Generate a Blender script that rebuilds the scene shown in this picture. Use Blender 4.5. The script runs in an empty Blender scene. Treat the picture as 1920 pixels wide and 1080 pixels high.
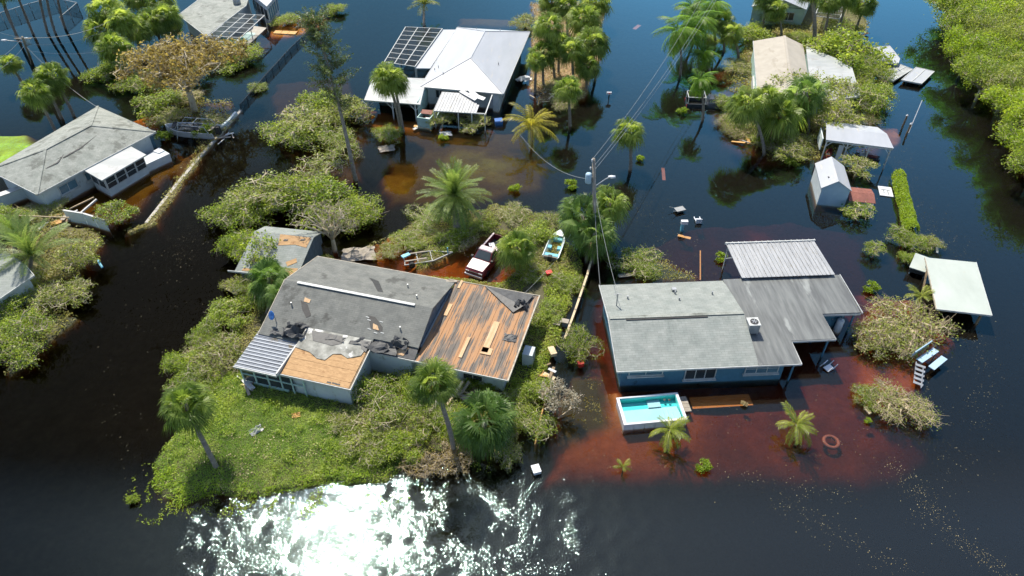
import bpy, bmesh, math, random
import numpy as np
from mathutils import Vector, Matrix

SC = bpy.context.scene
COL = SC.collection
R = math.radians
# ---------------------------------------------------------------- camera, sky, sun, exposure
FPX, PITCH, CAMH = 1360.0, math.atan(1360.0 / 1560.0), 42.0
cd = bpy.data.cameras.new('camera'); cam = bpy.data.objects.new('camera', cd); COL.objects.link(cam)
cam.location = (0, 0, CAMH); cam.rotation_euler = (math.pi / 2 - PITCH, 0, 0)
cd.sensor_width = 36.0; cd.lens = FPX / 1920 * 36; cd.clip_start = 1; cd.clip_end = 3000
SC.camera = cam
SUN_EL, SUN_AZ = R(56), R(-23)          # azimuth from +Y towards +X
wd = bpy.data.worlds.new('World'); SC.world = wd; wd.use_nodes = True
nt = wd.node_tree; nt.nodes.clear()
sky = nt.nodes.new('ShaderNodeTexSky'); sky.sky_type = 'NISHITA'; sky.sun_disc = False
sky.sun_elevation = SUN_EL; sky.sun_rotation = SUN_AZ; sky.air_density = 1.0; sky.dust_density = 1.0; sky.ozone_density = 0.6
bg = nt.nodes.new('ShaderNodeBackground'); bg.inputs[1].default_value = 0.135
wo = nt.nodes.new('ShaderNodeOutputWorld')
nt.links.new(sky.outputs[0], bg.inputs[0]); nt.links.new(bg.outputs[0], wo.inputs[0])
sl = bpy.data.lights.new('sun', 'SUN'); sl.energy = 4.7; sl.angle = R(0.53); sl.color = (1.0, 0.93, 0.80)
so = bpy.data.objects.new('sun', sl); COL.objects.link(so)
sdir = Vector((math.sin(SUN_AZ) * math.cos(SUN_EL), math.cos(SUN_AZ) * math.cos(SUN_EL), math.sin(SUN_EL)))
so.rotation_euler = sdir.to_track_quat('Z', 'Y').to_euler(); so.location = (0, 40, 60)
vs = SC.view_settings; vs.view_transform = 'Standard'; vs.look = 'None'; vs.exposure = 0.52; vs.gamma = 1.0; vs.use_curve_mapping = False
SC.cycles.use_denoising = True; SC.cycles.use_adaptive_sampling = True; SC.cycles.adaptive_threshold = 0.025; SC.cycles.adaptive_min_samples = 24; SC.cycles.max_bounces = 4; SC.cycles.transparent_max_bounces = 12
SC.cycles.diffuse_bounces = 2; SC.cycles.glossy_bounces = 2; SC.cycles.caustics_reflective = False; SC.cycles.caustics_refractive = False
SC.cycles.sample_clamp_indirect = 4.0

# ---------------------------------------------------------------- helpers
def W(x, y, z=0.0):
    """place on the site at height z that was surveyed at this spot of the aerial view"""
    u = (x - 960) / FPX; v = (y - 540) / FPX; c, s = math.cos(PITCH), math.sin(PITCH)
    d = (u, c - v * s, -s - v * c); t = (CAMH - z) / -d[2]
    return Vector((t * d[0], t * d[1], z))

class MB:
    def __init__(s): s.v = []; s.f = []
    def add(s, vs, fs):
        o = len(s.v); s.v.extend(tuple(p) for p in vs); s.f.extend(tuple(i + o for i in f) for f in fs); return s
    def box(s, x0, x1, y0, y1, z0, z1):
        return s.add([(x0,y0,z0),(x1,y0,z0),(x1,y1,z0),(x0,y1,z0),(x0,y0,z1),(x1,y0,z1),(x1,y1,z1),(x0,y1,z1)],
                     [(0,3,2,1),(4,5,6,7),(0,1,5,4),(1,2,6,5),(2,3,7,6),(3,0,4,7)])
    def cbox(s, c, size, rz=0, rx=0, ry=0):
        m = Matrix.Translation(c) @ Matrix.Rotation(rz,4,'Z') @ Matrix.Rotation(ry,4,'Y') @ Matrix.Rotation(rx,4,'X')
        a, b, d = [q / 2 for q in size]
        vs = [m @ Vector(p) for p in [(-a,-b,-d),(a,-b,-d),(a,b,-d),(-a,b,-d),(-a,-b,d),(a,-b,d),(a,b,d),(-a,b,d)]]
        return s.add(vs, [(0,3,2,1),(4,5,6,7),(0,1,5,4),(1,2,6,5),(2,3,7,6),(3,0,4,7)])
    def beam(s, a, b, w, h=None):
        a, b = Vector(a), Vector(b); h = h or w; d = (b - a).normalized()
        up = Vector((0,0,1)) if abs(d.z) < .95 else Vector((0,1,0))
        x = d.cross(up).normalized() * w / 2; y = x.cross(d).normalized() * h / 2
        return s.add([a-x-y,a+x-y,a+x+y,a-x+y,b-x-y,b+x-y,b+x+y,b-x+y],
                     [(3,2,1,0),(4,5,6,7),(0,1,5,4),(1,2,6,5),(2,3,7,6),(3,0,4,7)])
    def slab(s, pts, t):
        """upper polygon (counter-clockwise from above) with thickness t downwards"""
        n = len(pts); pts = [Vector(p) for p in pts]
        a = sum((pts[i].x*pts[(i+1)%n].y - pts[(i+1)%n].x*pts[i].y) for i in range(n))
        if a < 0: pts = pts[::-1]
        lo = [p - Vector((0,0,t)) for p in pts]
        return s.add(pts + lo, [tuple(range(n)), tuple(range(2*n-1, n-1, -1))] + [(i, n+i, n+(i+1)%n, (i+1)%n) for i in range(n)])
    def prism(s, poly, z0, z1): return s.slab([(p[0],p[1],z1) for p in poly], z1 - z0)
    def tube(s, pts, rad, n=6, cap=True):
        pts = [Vector(p) for p in pts]; m = len(pts); o = len(s.v)
        if not hasattr(rad, '__len__'): rad = [rad] * m
        ref = None
        for i, p in enumerate(pts):
            d = (pts[min(i+1,m-1)] - pts[max(i-1,0)])
            d = d.normalized() if d.length > 1e-9 else Vector((0,0,1))
            if ref is None: ref = Vector((1,0,0)) if abs(d.x) < .8 else Vector((0,1,0))
            x = (ref - d * ref.dot(d)).normalized(); ref = x; y = d.cross(x)
            for k in range(n):
                a = 2*math.pi*k/n; s.v.append(tuple(p + (x*math.cos(a) + y*math.sin(a)) * rad[i]))
        for i in range(m-1):
            for k in range(n):
                s.f.append((o+i*n+k, o+i*n+(k+1)%n, o+(i+1)*n+(k+1)%n, o+(i+1)*n+k))
        if cap and n > 3:
            s.f.append(tuple(o+k for k in range(n-1,-1,-1))); s.f.append(tuple(o+(m-1)*n+k for k in range(n)))
        return s
    def lathe(s, prof, n=16, c=(0,0,0)):
        o = len(s.v); m = len(prof)
        for r, z in prof:
            for k in range(n):
                a = 2*math.pi*k/n; s.v.append((c[0]+r*math.cos(a), c[1]+r*math.sin(a), c[2]+z))
        for i in range(m-1):
            for k in range(n): s.f.append((o+i*n+k, o+i*n+(k+1)%n, o+(i+1)*n+(k+1)%n, o+(i+1)*n+k))
        s.f.append(tuple(o+k for k in range(n-1,-1,-1))); s.f.append(tuple(o+(m-1)*n+k for k in range(n)))
        return s
    def loft(s, rings):
        o = len(s.v); n = len(rings[0])
        for r in rings: s.v.extend(tuple(p) for p in r)
        for i in range(len(rings)-1):
            for k in range(n): s.f.append((o+i*n+k, o+i*n+(k+1)%n, o+(i+1)*n+(k+1)%n, o+(i+1)*n+k))
        s.f.append(tuple(o+k for k in range(n-1,-1,-1))); s.f.append(tuple(o+(len(rings)-1)*n+k for k in range(n)))
        return s
    def mesh(s, name):
        me = bpy.data.meshes.new(name); me.from_pydata(s.v, [], s.f); me.update(); return me
    def build(s, name, m, parent=None, smooth=False, loc=None):
        me = s.mesh(name)
        if smooth: me.polygons.foreach_set('use_smooth', [True]*len(me.polygons))
        me.materials.append(m)
        return link(name, me, parent, loc)

def link(name, me, parent=None, loc=None):
    o = bpy.data.objects.new(name, me); COL.objects.link(o)
    if parent is not None: o.parent = parent
    if loc is not None: o.location = loc
    return o
def tag(o, label, cat, group=None, kind=None):
    if label: o['label'] = label
    if cat: o['category'] = cat
    if group: o['group'] = group
    if kind: o['kind'] = kind
    return o
def thing(name, label, cat, loc=(0,0,0), rz=0.0, group=None):
    o = bpy.data.objects.new(name, None); COL.objects.link(o); o.empty_display_size = .2
    o.location = loc; o.rotation_euler = (0,0,rz)
    return tag(o, label, cat, group)

def quads_mesh(name, co, rnd, m):
    """co: N x 4 x 3 corner array, one random number per quad"""
    n = len(co); me = bpy.data.meshes.new(name)
    me.vertices.add(4*n); me.vertices.foreach_set('co', co.astype(np.float32).ravel())
    me.loops.add(4*n); me.loops.foreach_set('vertex_index', np.arange(4*n, dtype=np.int32))
    me.polygons.add(n); me.polygons.foreach_set('loop_start', np.arange(0,4*n,4,dtype=np.int32))
    at = me.attributes.new('rnd', 'FLOAT', 'FACE'); at.data.foreach_set('value', rnd.astype(np.float32))
    me.update(calc_edges=True); me.materials.append(m); return me
def leaf_quads(rng, c, size, up=.35, asp=.55):
    """leaf shaped quads (pointed rhombs) at centres c, random orientation biased to face up"""
    n = len(c)
    d = rng.normal(size=(n,3)); d[:,2] *= (1-up); d /= np.linalg.norm(d,axis=1)[:,None] + 1e-9
    nn = rng.normal(size=(n,3)); nn[:,2] += up*3; s = np.cross(d, nn); s /= np.linalg.norm(s,axis=1)[:,None] + 1e-9
    L = (size*(.6+.8*rng.random(n)))[:,None]; w = L*asp
    return np.stack([c-d*L*.5, c+s*w*.5+d*L*.05, c+d*L*.5, c-s*w*.5+d*L*.05], axis=1)

# ---------------------------------------------------------------- materials
def nd(nt, t, **kw):
    n = nt.nodes.new(t)
    for k, v in kw.items():
        if k.startswith('i_'):
            key = k[2:]; key = int(key) if key.isdigit() else key.replace('_',' ')
            n.inputs[key].default_value = v
        else: setattr(n, k, v)
    return n
def rgba(c): return (c[0], c[1], c[2], 1.0)
def newmat(name):
    m = bpy.data.materials.new(name); m.use_nodes = True; t = m.node_tree; t.nodes.clear()
    out = t.nodes.new('ShaderNodeOutputMaterial'); return m, t, out
def ramp(t, src, stops):
    r = t.nodes.new('ShaderNodeValToRGB'); e = r.color_ramp.elements
    while len(e) < len(stops): e.new(.5)
    for q, (p, c) in zip(e, stops): q.position = p; q.color = rgba(c)
    t.links.new(src, r.inputs[0]); return r.outputs[0]
def coords(t, scale=(1,1,1), rot=0, obj=True):
    tc = t.nodes.new('ShaderNodeTexCoord'); mp = t.nodes.new('ShaderNodeMapping')
    mp.inputs['Scale'].default_value = scale; mp.inputs['Rotation'].default_value = (0,0,rot)
    oi = t.nodes.new('ShaderNodeObjectInfo'); va_ = nd(t, 'ShaderNodeVectorMath', operation='MULTIPLY_ADD'); va_.inputs[1].default_value = (.731,.731,.731)
    t.links.new(oi.outputs['Location'], va_.inputs[0]); t.links.new(tc.outputs['Object'], va_.inputs[2])
    t.links.new(va_.outputs[0], mp.inputs[0]); return mp.outputs[0]
def noise(t, vec, scale, detail=4, rough=.55):
    n = nd(t, 'ShaderNodeTexNoise', i_Scale=scale, i_Detail=detail, i_Roughness=rough); t.links.new(vec, n.inputs['Vector']); return n.outputs[0]
def mixc(t, a, b, fac, mode='MIX'):
    n = nd(t, 'ShaderNodeMix', data_type='RGBA', blend_type=mode)
    for sock, val in ((n.inputs[6], a), (n.inputs[7], b)):
        if isinstance(val, tuple): sock.default_value = rgba(val)
        else: t.links.new(val, sock)
    if isinstance(fac, (int, float)): n.inputs[0].default_value = fac
    else: t.links.new(fac, n.inputs[0])
    return n.outputs[2]
def mat(name, c1, c2=None, scale=3.0, rough=.6, stretch=(1,1,1), spots=None, bump=0, metal=0, spec=.4, rows=None, lo=.35, hi=.65):
    """two-tone weathered surface: c1/c2 blotches, optional dirt spots (colour, coverage, scale), optional course rows"""
    m, t, out = newmat(name); b = nd(t, 'ShaderNodeBsdfPrincipled', i_Roughness=rough, i_Metallic=metal)
    b.inputs['Specular IOR Level'].default_value = spec
    v = coords(t, stretch); n1 = noise(t, v, scale, 6, .6)
    col = ramp(t, n1, [(lo, c1), (hi, c2 or tuple(q*.82 for q in c1))])
    if spots:
        n2 = noise(t, coords(t, spots[3] if len(spots) > 3 else (1,1,1)), spots[2], 5, .65)
        f = ramp(t, n2, [(1-spots[1]-.04, (0,0,0)), (1-spots[1]+.04, (1,1,1))]); col = mixc(t, col, spots[0], f)
    h = n1
    if rows:
        br = nd(t, 'ShaderNodeTexBrick', i_Scale=1.0); br.offset = .5
        t.links.new(coords(t, (1,1,1)), br.inputs['Vector'])
        br.inputs['Color1'].default_value = (1,1,1,1); br.inputs['Color2'].default_value = (.72,.72,.72,1); br.inputs['Mortar'].default_value = (.42,.42,.42,1)
        br.inputs['Mortar Size'].default_value = rows[2]; br.inputs['Brick Width'].default_value = rows[0]; br.inputs['Row Height'].default_value = rows[1]
        col = mixc(t, col, br.outputs['Color'], .5, 'MULTIPLY')
    t.links.new(col, b.inputs['Base Color'])
    if bump:
        bp = nd(t, 'ShaderNodeBump', i_Strength=bump, i_Distance=.03); t.links.new(n1, bp.inputs['Height']); t.links.new(bp.outputs[0], b.inputs['Normal'])
    t.links.new(b.outputs[0], out.inputs[0]); return m
def leafmat(name, cols, trans=.45, rough=.45):
    m, t, out = newmat(name)
    at = nd(t, 'ShaderNodeAttribute', attribute_name='rnd')
    oi = nd(t, 'ShaderNodeObjectInfo'); ad = nd(t, 'ShaderNodeMath', operation='MULTIPLY_ADD'); ad.inputs[1].default_value = .22
    t.links.new(oi.outputs['Random'], ad.inputs[0]); t.links.new(at.outputs['Fac'], ad.inputs[2])
    k = len(cols); col = ramp(t, ad.outputs[0], [(i/(k-1)*1.1, c) for i, c in enumerate(cols)])
    b = nd(t, 'ShaderNodeBsdfPrincipled', i_Roughness=rough); b.inputs['Specular IOR Level'].default_value = .35
    tr = nd(t, 'ShaderNodeBsdfTranslucent'); hs = mixc(t, col, (1.0,.95,.3), .85, 'MULTIPLY')
    br = nd(t, 'ShaderNodeMix', data_type='RGBA', blend_type='MULTIPLY'); br.inputs[0].default_value = 1
    br.inputs[7].default_value = (2.6,2.5,1.6,1); t.links.new(col, br.inputs[6])
    mx = nd(t, 'ShaderNodeMixShader'); mx.inputs[0].default_value = trans
    t.links.new(col, b.inputs['Base Color']); t.links.new(br.outputs[2], tr.inputs[0])
    t.links.new(b.outputs[0], mx.inputs[1]); t.links.new(tr.outputs[0], mx.inputs[2]); t.links.new(mx.outputs[0], out.inputs[0]); return m
def screenmat(name, c, alpha):
    m, t, out = newmat(name); d = nd(t, 'ShaderNodeBsdfDiffuse'); d.inputs[0].default_value = rgba(c); tr = nd(t, 'ShaderNodeBsdfTransparent')
    mx = nd(t, 'ShaderNodeMixShader'); mx.inputs[0].default_value = alpha
    t.links.new(tr.outputs[0], mx.inputs[1]); t.links.new(d.outputs[0], mx.inputs[2]); t.links.new(mx.outputs[0], out.inputs[0]); return m

M = {}
M['shingle_dark'] = mat('shingle_dark', (.13,.136,.128), (.185,.19,.175), 1.2, .85, rows=(.45,.16,.012), spots=((.085,.087,.08), .38, .5), bump=.3)
M['shingle_grey'] = mat('shingle_grey', (.22,.245,.23), (.29,.31,.29), 1.1, .85, rows=(.5,.2,.014), spots=((.20,.225,.21), .40, .45, (1,.35,1)), bump=.25)
M['shingle_pale'] = mat('shingle_pale', (.23,.25,.225), (.32,.335,.305), 1.3, .85, rows=(.5,.2,.014), spots=((.16,.17,.15), .42, .6), bump=.25)
M['flat_roof'] = mat('flat_roof', (.095,.10,.10), (.17,.18,.175), .8, .5, (3.2,.35,1), spots=((.25,.265,.255), .37, .5, (1.6,.35,1)), spec=.4)
M['white_metal'] = mat('white_metal', (.41,.43,.465), (.36,.38,.41), .7, .45, (1,.25,1), spots=((.44,.43,.41), .36, 1.2, (2,.3,1)))
M['dirty_metal'] = mat('dirty_metal', (.39,.40,.41), (.29,.30,.31), 1.2, .5, (4,.35,1), spots=((.25,.24,.22), .38, 1.6, (6,.5,1)), metal=.2)
M['alum'] = mat('alum', (.40,.43,.47), (.32,.34,.37), 1.5, .65, (.6,3,1), spots=((.24,.19,.11), .36, .7), spec=.2)
M['tan_roof'] = mat('tan_roof', (.40,.365,.31), (.345,.315,.265), .9, .8, spots=((.31,.28,.23), .38, .8, (1,.4,1)))
M['pale_flat'] = mat('pale_flat', (.44,.45,.45), (.31,.33,.33), .6, .6, (.4,1,1), spots=((.3,.3,.29), .38, .7))
M['dock_roof'] = mat('dock_roof', (.43,.47,.43), (.36,.40,.36), .5, .55, (1,.5,1), spots=((.42,.36,.24), .30, .6))
M['white_wall'] = mat('white_wall', (.54,.58,.60), (.46,.50,.52), 1.2, .7, spots=((.42,.44,.42), .32, 1.6, (1,1,.5)))
M['pale_wall'] = mat('pale_wall', (.52,.58,.60), (.44,.50,.52), 1.4, .7, spots=((.3,.33,.3), .35, 1.3, (1,1,.5)))
M['blue_wall'] = mat('blue_wall', (.075,.20,.29), (.06,.165,.24), 1.4, .6, spots=((.04,.09,.12), .34, 1.2, (1,1,.6)))
M['shed_wall'] = mat('shed_wall', (.36,.50,.60), (.30,.43,.52), 1.0, .6, spots=((.22,.30,.32), .3, 1.2))
M['mint_wall'] = mat('mint_wall', (.42,.58,.54), (.34,.48,.46), 1.2, .7, spots=((.26,.32,.28), .36, 1.3))
M['slate_siding'] = mat('slate_siding', (.12,.16,.21), (.08,.11,.15), 2, .7, rows=(5,.22,.02))
M['trim'] = mat('trim', (.52,.54,.54), (.40,.41,.39), 2.5, .55)
M['old_trim'] = mat('old_trim', (.52,.47,.38), (.33,.29,.22), 2.5, .7)
M['screen'] = screenmat('screen', (.035,.04,.045), .62)
M['screen_torn'] = screenmat('screen_torn', (.10,.11,.11), .35)
M['black'] = mat('black', (.02,.02,.02), (.035,.035,.035), 3, .6)
M['membrane'] = mat('membrane', (.03,.032,.036), (.065,.068,.07), 2.5, .55, bump=.5)
M['tarwood'] = mat('tarwood', (.085,.078,.072), (.17,.145,.12), 1.6, .8, (5,.5,1), spots=((.36,.195,.095), .50, 1.7, (2.1,.20,1)), bump=.6)
M['rawwood'] = mat('rawwood', (.58,.40,.24), (.47,.30,.16), 2, .8, (4,.6,1))
M['plywood'] = mat('plywood', (.47,.295,.145), (.35,.21,.10), 2.2, .85, (1.2,3,1), spots=((.26,.14,.06), .36, 1.1), bump=.5)
M['oldpaint'] = mat('oldpaint', (.42,.42,.38), (.16,.16,.14), 1.1, .8, spots=((.72,.72,.70), .37, .9), bump=.6)
M['glass'] = mat('glass', (.03,.04,.045), (.05,.06,.065), .8, .08, spec=.6)
M['glass_blue'] = mat('glass_blue', (.12,.22,.28), (.08,.15,.2), .8, .12, spec=.6)
M['steel'] = mat('steel', (.42,.44,.45), (.32,.33,.34), 3, .4, metal=.6)
M['grey_plastic'] = mat('grey_plastic', (.30,.31,.31), (.24,.25,.25), 2, .5)
M['conc'] = mat('conc', (.42,.40,.36), (.33,.31,.27), 2, .8)
M['brown_wood'] = mat('brown_wood', (.26,.19,.12), (.17,.12,.07), 3, .8, (1,1,1))
M['grey_wood'] = mat('grey_wood', (.34,.30,.25), (.24,.21,.17), 3, .8)
M['pale_wood'] = mat('pale_wood', (.62,.50,.33), (.50,.39,.25), 3, .8)
M['orange_wood'] = mat('orange_wood', (.62,.36,.14), (.50,.28,.10), 3, .8, (.4,3,1))
M['white_plastic'] = mat('white_plastic', (.64,.66,.69), (.57,.59,.62), 1, .3)
M['white_fence'] = mat('white_fence', (.66,.74,.76), (.58,.66,.69), 1.5, .5, spots=((.45,.48,.44), .3, 1.2))
M['rust_roof'] = mat('rust_roof', (.24,.085,.06), (.17,.06,.045), 1.4, .7, spots=((.32,.13,.10), .35, 2))
M['red_paint'] = mat('red_paint', (.15,.022,.03), (.11,.018,.024), 2, .3)
M['pink_paint'] = mat('pink_paint', (.66,.55,.55), (.58,.45,.46), .8, .28, spec=.6, spots=((.45,.22,.23), .32, .8))
M['dark_paint'] = mat('dark_paint', (.03,.035,.045), (.05,.055,.065), 2, .3)
M['silver_paint'] = mat('silver_paint', (.36,.38,.42), (.30,.32,.36), 2, .3, metal=.4)
M['tyre'] = mat('tyre', (.02,.02,.02), (.03,.03,.03), 4, .8)
M['cyan'] = mat('cyan', (.16,.46,.58), (.12,.38,.50), 2, .5)
M['blue_tub'] = mat('blue_tub', (.03,.14,.42), (.025,.11,.35), 2, .4)
M['red_bright'] = mat('red_bright', (.62,.04,.03), (.5,.03,.03), 2, .4)
M['tan_fill'] = mat('tan_fill', (.42,.27,.09), (.30,.18,.06), 4, .8)
M['green_tarp'] = mat('green_tarp', (.07,.28,.15), (.05,.20,.11), 1, .5)
M['bark'] = mat('bark', (.30,.26,.20), (.17,.145,.11), 5, .85, (1,1,.4), bump=.6)
M['pale_bark'] = mat('pale_bark', (.52,.45,.33), (.37,.31,.21), 4, .85, bump=.4)
M['palm_bark'] = mat('palm_bark', (.30,.26,.215), (.17,.145,.12), 2, .9, (1,1,5), bump=.8)
M['dead_wood'] = mat('dead_wood', (.46,.38,.26), (.30,.24,.15), 4, .85)
LF = {
 'sabal': leafmat('leaf_sabal', [(0.050,0.090,0.018),(0.132,0.196,0.036),(0.286,0.347,0.090)], .52),
 'sabal_blue': leafmat('leaf_sabal_blue', [(0.044,0.090,0.022),(0.099,0.168,0.045),(0.209,0.291,0.095)], .55),
 'dead_frond': leafmat('leaf_dead_frond', [(.20,.13,.06),(.30,.21,.10),(.40,.30,.16)], .2),
 'date': leafmat('leaf_date', [(0.050,0.095,0.022),(0.110,0.179,0.045),(0.231,0.297,0.090)], .4),
 'coco': leafmat('leaf_coco', [(.15,.15,.02),(.25,.24,.03),(.40,.35,.05)], .4),
 'coco_green': leafmat('leaf_coco_green', [(.09,.14,.02),(.17,.22,.03),(.30,.33,.06)], .4),
 'queen': leafmat('leaf_queen', [(0.055,0.112,0.018),(0.110,0.207,0.030),(0.209,0.314,0.055)], .55),
 'mangrove': leafmat('leaf_mangrove', [(0.044,0.078,0.010),(0.154,0.224,0.026),(0.330,0.392,0.060)], .42),
 'olive': leafmat('leaf_olive', [(.065,.095,.018),(.175,.22,.042),(.33,.36,.09)], .42),
 'brown': leafmat('leaf_brown', [(.10,.08,.028),(.20,.16,.055),(.31,.25,.10)]),
 'lime': leafmat('leaf_lime', [(.11,.16,.012),(.19,.275,.02),(.32,.39,.045)], .45),
 'deep': leafmat('leaf_deep', [(.03,.075,.018),(.055,.115,.028),(.10,.17,.045)]),
 'pine': leafmat('leaf_pine', [(.04,.07,.022),(.085,.125,.04),(.15,.19,.07)], .25),
 'grey': leafmat('leaf_grey', [(.22,.20,.15),(.34,.31,.235),(.45,.43,.34)], .15),
 'straw': leafmat('leaf_straw', [(.22,.18,.085),(.34,.28,.14),(.45,.38,.21)], .2),
 'grass': leafmat('leaf_grass', [(0.055,0.112,0.014),(0.138,0.241,0.030),(0.220,0.325,0.050),(0.352,0.403,0.130)], .42),
 'weed': leafmat('leaf_weed', [(0.099,0.106,0.025),(0.209,0.213,0.050),(0.352,0.325,0.110)], .35),
}

# ---------------------------------------------------------------- the flooded ground and the water over it
def smooth(a, b, x): t = np.clip((x-a)/(b-a), 0, 1); return t*t*(3-2*t)
def vnoise(x, y, s, seed=0):
    x = x/s; y = y/s; xi = np.floor(x).astype(int); yi = np.floor(y).astype(int); xf = x-xi; yf = y-yi
    def h(i, j):
        n = (i*374761393 + j*668265263 + seed*974711) & 0x7fffffff; n = ((n ^ (n >> 13))*1274126177) & 0x7fffffff
        return (n & 0xffff)/65535.0
    u = xf*xf*(3-2*xf); v = yf*yf*(3-2*yf)
    return (h(xi,yi)*(1-u)+h(xi+1,yi)*u)*(1-v) + (h(xi,yi+1)*(1-u)+h(xi+1,yi+1)*u)*v
def poly_xy(px): return np.array([[*W(x,y)[:2]] for x, y in px])
def sdist(X, Y, P):
    """signed distance to polygon, positive inside"""
    d = np.full(X.shape, 1e9); ins = np.zeros(X.shape, bool); n = len(P)
    for i in range(n):
        ax, ay = P[i]; bx, by = P[(i+1)%n]; ex, ey = bx-ax, by-ay
        t = np.clip(((X-ax)*ex+(Y-ay)*ey)/(ex*ex+ey*ey+1e-9), 0, 1)
        d = np.minimum(d, np.hypot(X-ax-t*ex, Y-ay-t*ey))
        c = ((ay > Y) != (by > Y)) & (X < (bx-ax)*(Y-ay)/(by-ay+1e-12)+ax); ins ^= c
    return np.where(ins, d, -d)
MUD, CONC, LAWN, SOIL, RUST = (.13,.085,.035), (.42,.36,.27), (.11,.17,.02), (.075,.07,.035), (.40,.26,.16)
ISLAND = [(272,872),(276,930),(330,962),(400,956),(480,955),(560,944),(640,922),(730,916),(765,896),(850,868),(945,868),(985,842),(1008,790),(1028,735),
          (1060,660),(1086,580),(1106,498),(1092,462),(1045,415),(1000,382),(930,378),(850,398),(770,408),(722,440),(640,470),(560,462),(470,470),(455,520),(470,560),(430,620),(385,690),(335,742),(312,800)]
BEDS = [  # polygon, height, feather inwards (m), colour
 ([(1015,906),(1720,909),(1790,800),(1740,690),(1660,590),(1640,420),(1480,390),(1300,400),(1180,460),(1110,520),(1070,680),(1010,800)], -1.15, 1.0, RUST),
 ([(1010,906),(1690,908),(1735,800),(1690,690),(1640,600),(1630,540),(1110,540),(1060,680),(1005,800)], -.78, 2.6, RUST),
 ([(1380,400),(1470,420),(1480,460),(1400,470)], -.85, 2.0, RUST),
 ([(1015,905),(1360,905),(1360,730),(1060,700),(1010,800)], -.55, 3.0, RUST),
 ([(1130,720),(1170,720),(1175,800),(1150,815)], -.2, 1.0, RUST),
 ([(1060,690),(1145,690),(1152,800),(1095,822),(1040,850),(1030,830),(1040,760)], -.34, .8, (.05,.075,.02)),
 ([(1150,490),(1230,470),(1330,500),(1330,540),(1200,540)], -.1, 1.5, (.07,.10,.03)),
 ([(680,225),(990,230),(1060,290),(1050,370),(900,390),(770,400),(700,390),(690,300)], -.42, 2.5, (.11,.17,.02)),
 ([(850,260),(1000,300),(960,345),(800,330)], -.27, 2.0, (.14,.22,.02)),
 ([(700,300),(800,330),(760,370),(700,360)], -.28, 1.5, (.19,.20,.02)),
 ([(610,190),(690,195),(830,230),(930,235),(930,245),(700,245)], -.28, .8, (.28,.20,.05)),
 ([(840,20),(1000,25),(1010,60),(840,52)], -.25, 2.5, (.12,.14,.03)),
 ([(0,235),(100,240),(140,290),(60,340),(0,330)], -.28, 2.5, (.13,.26,.02)),
 ([(-30,245),(60,248),(72,275),(30,305),(-30,320)], -.03, 1.0, (.26,.46,.02)),
 ([(250,205),(300,215),(330,260),(360,290),(270,400),(210,430),(90,400),(110,370),(320,300),(290,250)], -.33, 1.0, (.20,.21,.02)),
 ([(225,225),(290,208),(310,240),(285,250)], -.16, .8, (.52,.22,.03)),
 ([(240,170),(340,160),(430,190),(440,220),(400,250),(310,270),(300,220)], -.22, 1.5, (.10,.08,.035)),
 ([(330,205),(440,180),(452,210),(372,300),(290,415),(265,420),(330,310),(370,262),(330,250)], -.16, .5, (.10,.075,.035)),
 ([(505,35),(560,30),(620,25),(610,55),(540,72),(500,70)], -.12, .5, (.55,.28,.05)),
 ([(480,60),(540,70),(480,110),(380,125),(300,60),(380,70)], -.3, 1.0, (.10,.08,.035)),
 ([(1290,150),(1420,60),(1640,60),(1660,200),(1690,240),(1670,300),(1500,320),(1420,320),(1340,270)], -.34, 2.0, (.14,.08,.05)),
 ([(1590,235),(1690,232),(1700,262),(1690,278),(1640,262),(1600,262)], -.24, .6, (.34,.22,.14)),
 ([(1390,60),(1600,50),(1640,120),(1640,190),(1560,300),(1440,300),(1390,230)], .02, 1.0, (.10,.085,.04)),
 ([(1490,55),(1560,50),(1570,90),(1500,95)], .15, .6, (.16,.17,.03)),
 ([(985,50),(1120,20),(1140,120),(1110,190),(1000,205),(975,160)], .05, 1.5, (.26,.17,.09)),
 ([(975,0),(1150,0),(1140,60),(1000,60)], .02, 1.5, (.24,.16,.09)),
 ([(1440,-10),(1640,-10),(1650,70),(1430,70)], .1, 2, (.12,.11,.04)),
 ([(0,410),(80,405),(210,430),(200,470),(150,520),(60,560),(0,560)], .05, .8, (.10,.09,.035)),
 ([(0,560),(60,550),(170,590),(100,650),(60,690),(0,720)], .05, .8, (.06,.06,.03)),
 ([(440,215),(445,222),(385,295),(295,425),(240,445),(225,435),(270,415),(372,290)], .12, .4, (.14,.12,.05)),
 ([(500,150),(660,130),(700,230),(690,330),(600,420),(540,310),(500,250)], -.4, 1.0, (.08,.09,.02)),
 (ISLAND, .22, 1.2, SOIL),
 ([(620,468),(690,462),(724,448),(765,455),(790,500),(860,470),(900,440),(960,450),(985,500),(940,535),(840,528),(700,520),(620,500)], -.44, .7, (.42,.22,.05)),
 ([(395,700),(470,690),(520,735),(660,760),(720,790),(740,840),(640,880),(480,890),(330,880),(320,830)], .42, 2.0, (.07,.09,.025)),
 ([(1715,-30),(1775,-30),(1790,130),(1850,220),(1905,330),(2300,420),(2300,-60)], .15, 1.5, (.06,.065,.03)),
 ([(1672,328),(1700,328),(1716,440),(1690,500),(1672,480),(1690,440)], -.02, .5, (.10,.09,.03)),
 ([(1610,540),(1720,540),(1830,640),(1740,740),(1640,780),(1600,720)], -.38, 1.2, (.36,.16,.05)),
 ([(0,0),(150,0),(170,40),(120,80),(0,90)], -1.0, 2.5, (.14,.10,.06)),
]
POLYS = [(poly_xy(p), h, f, c) for p, h, f, c in BEDS]
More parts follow.
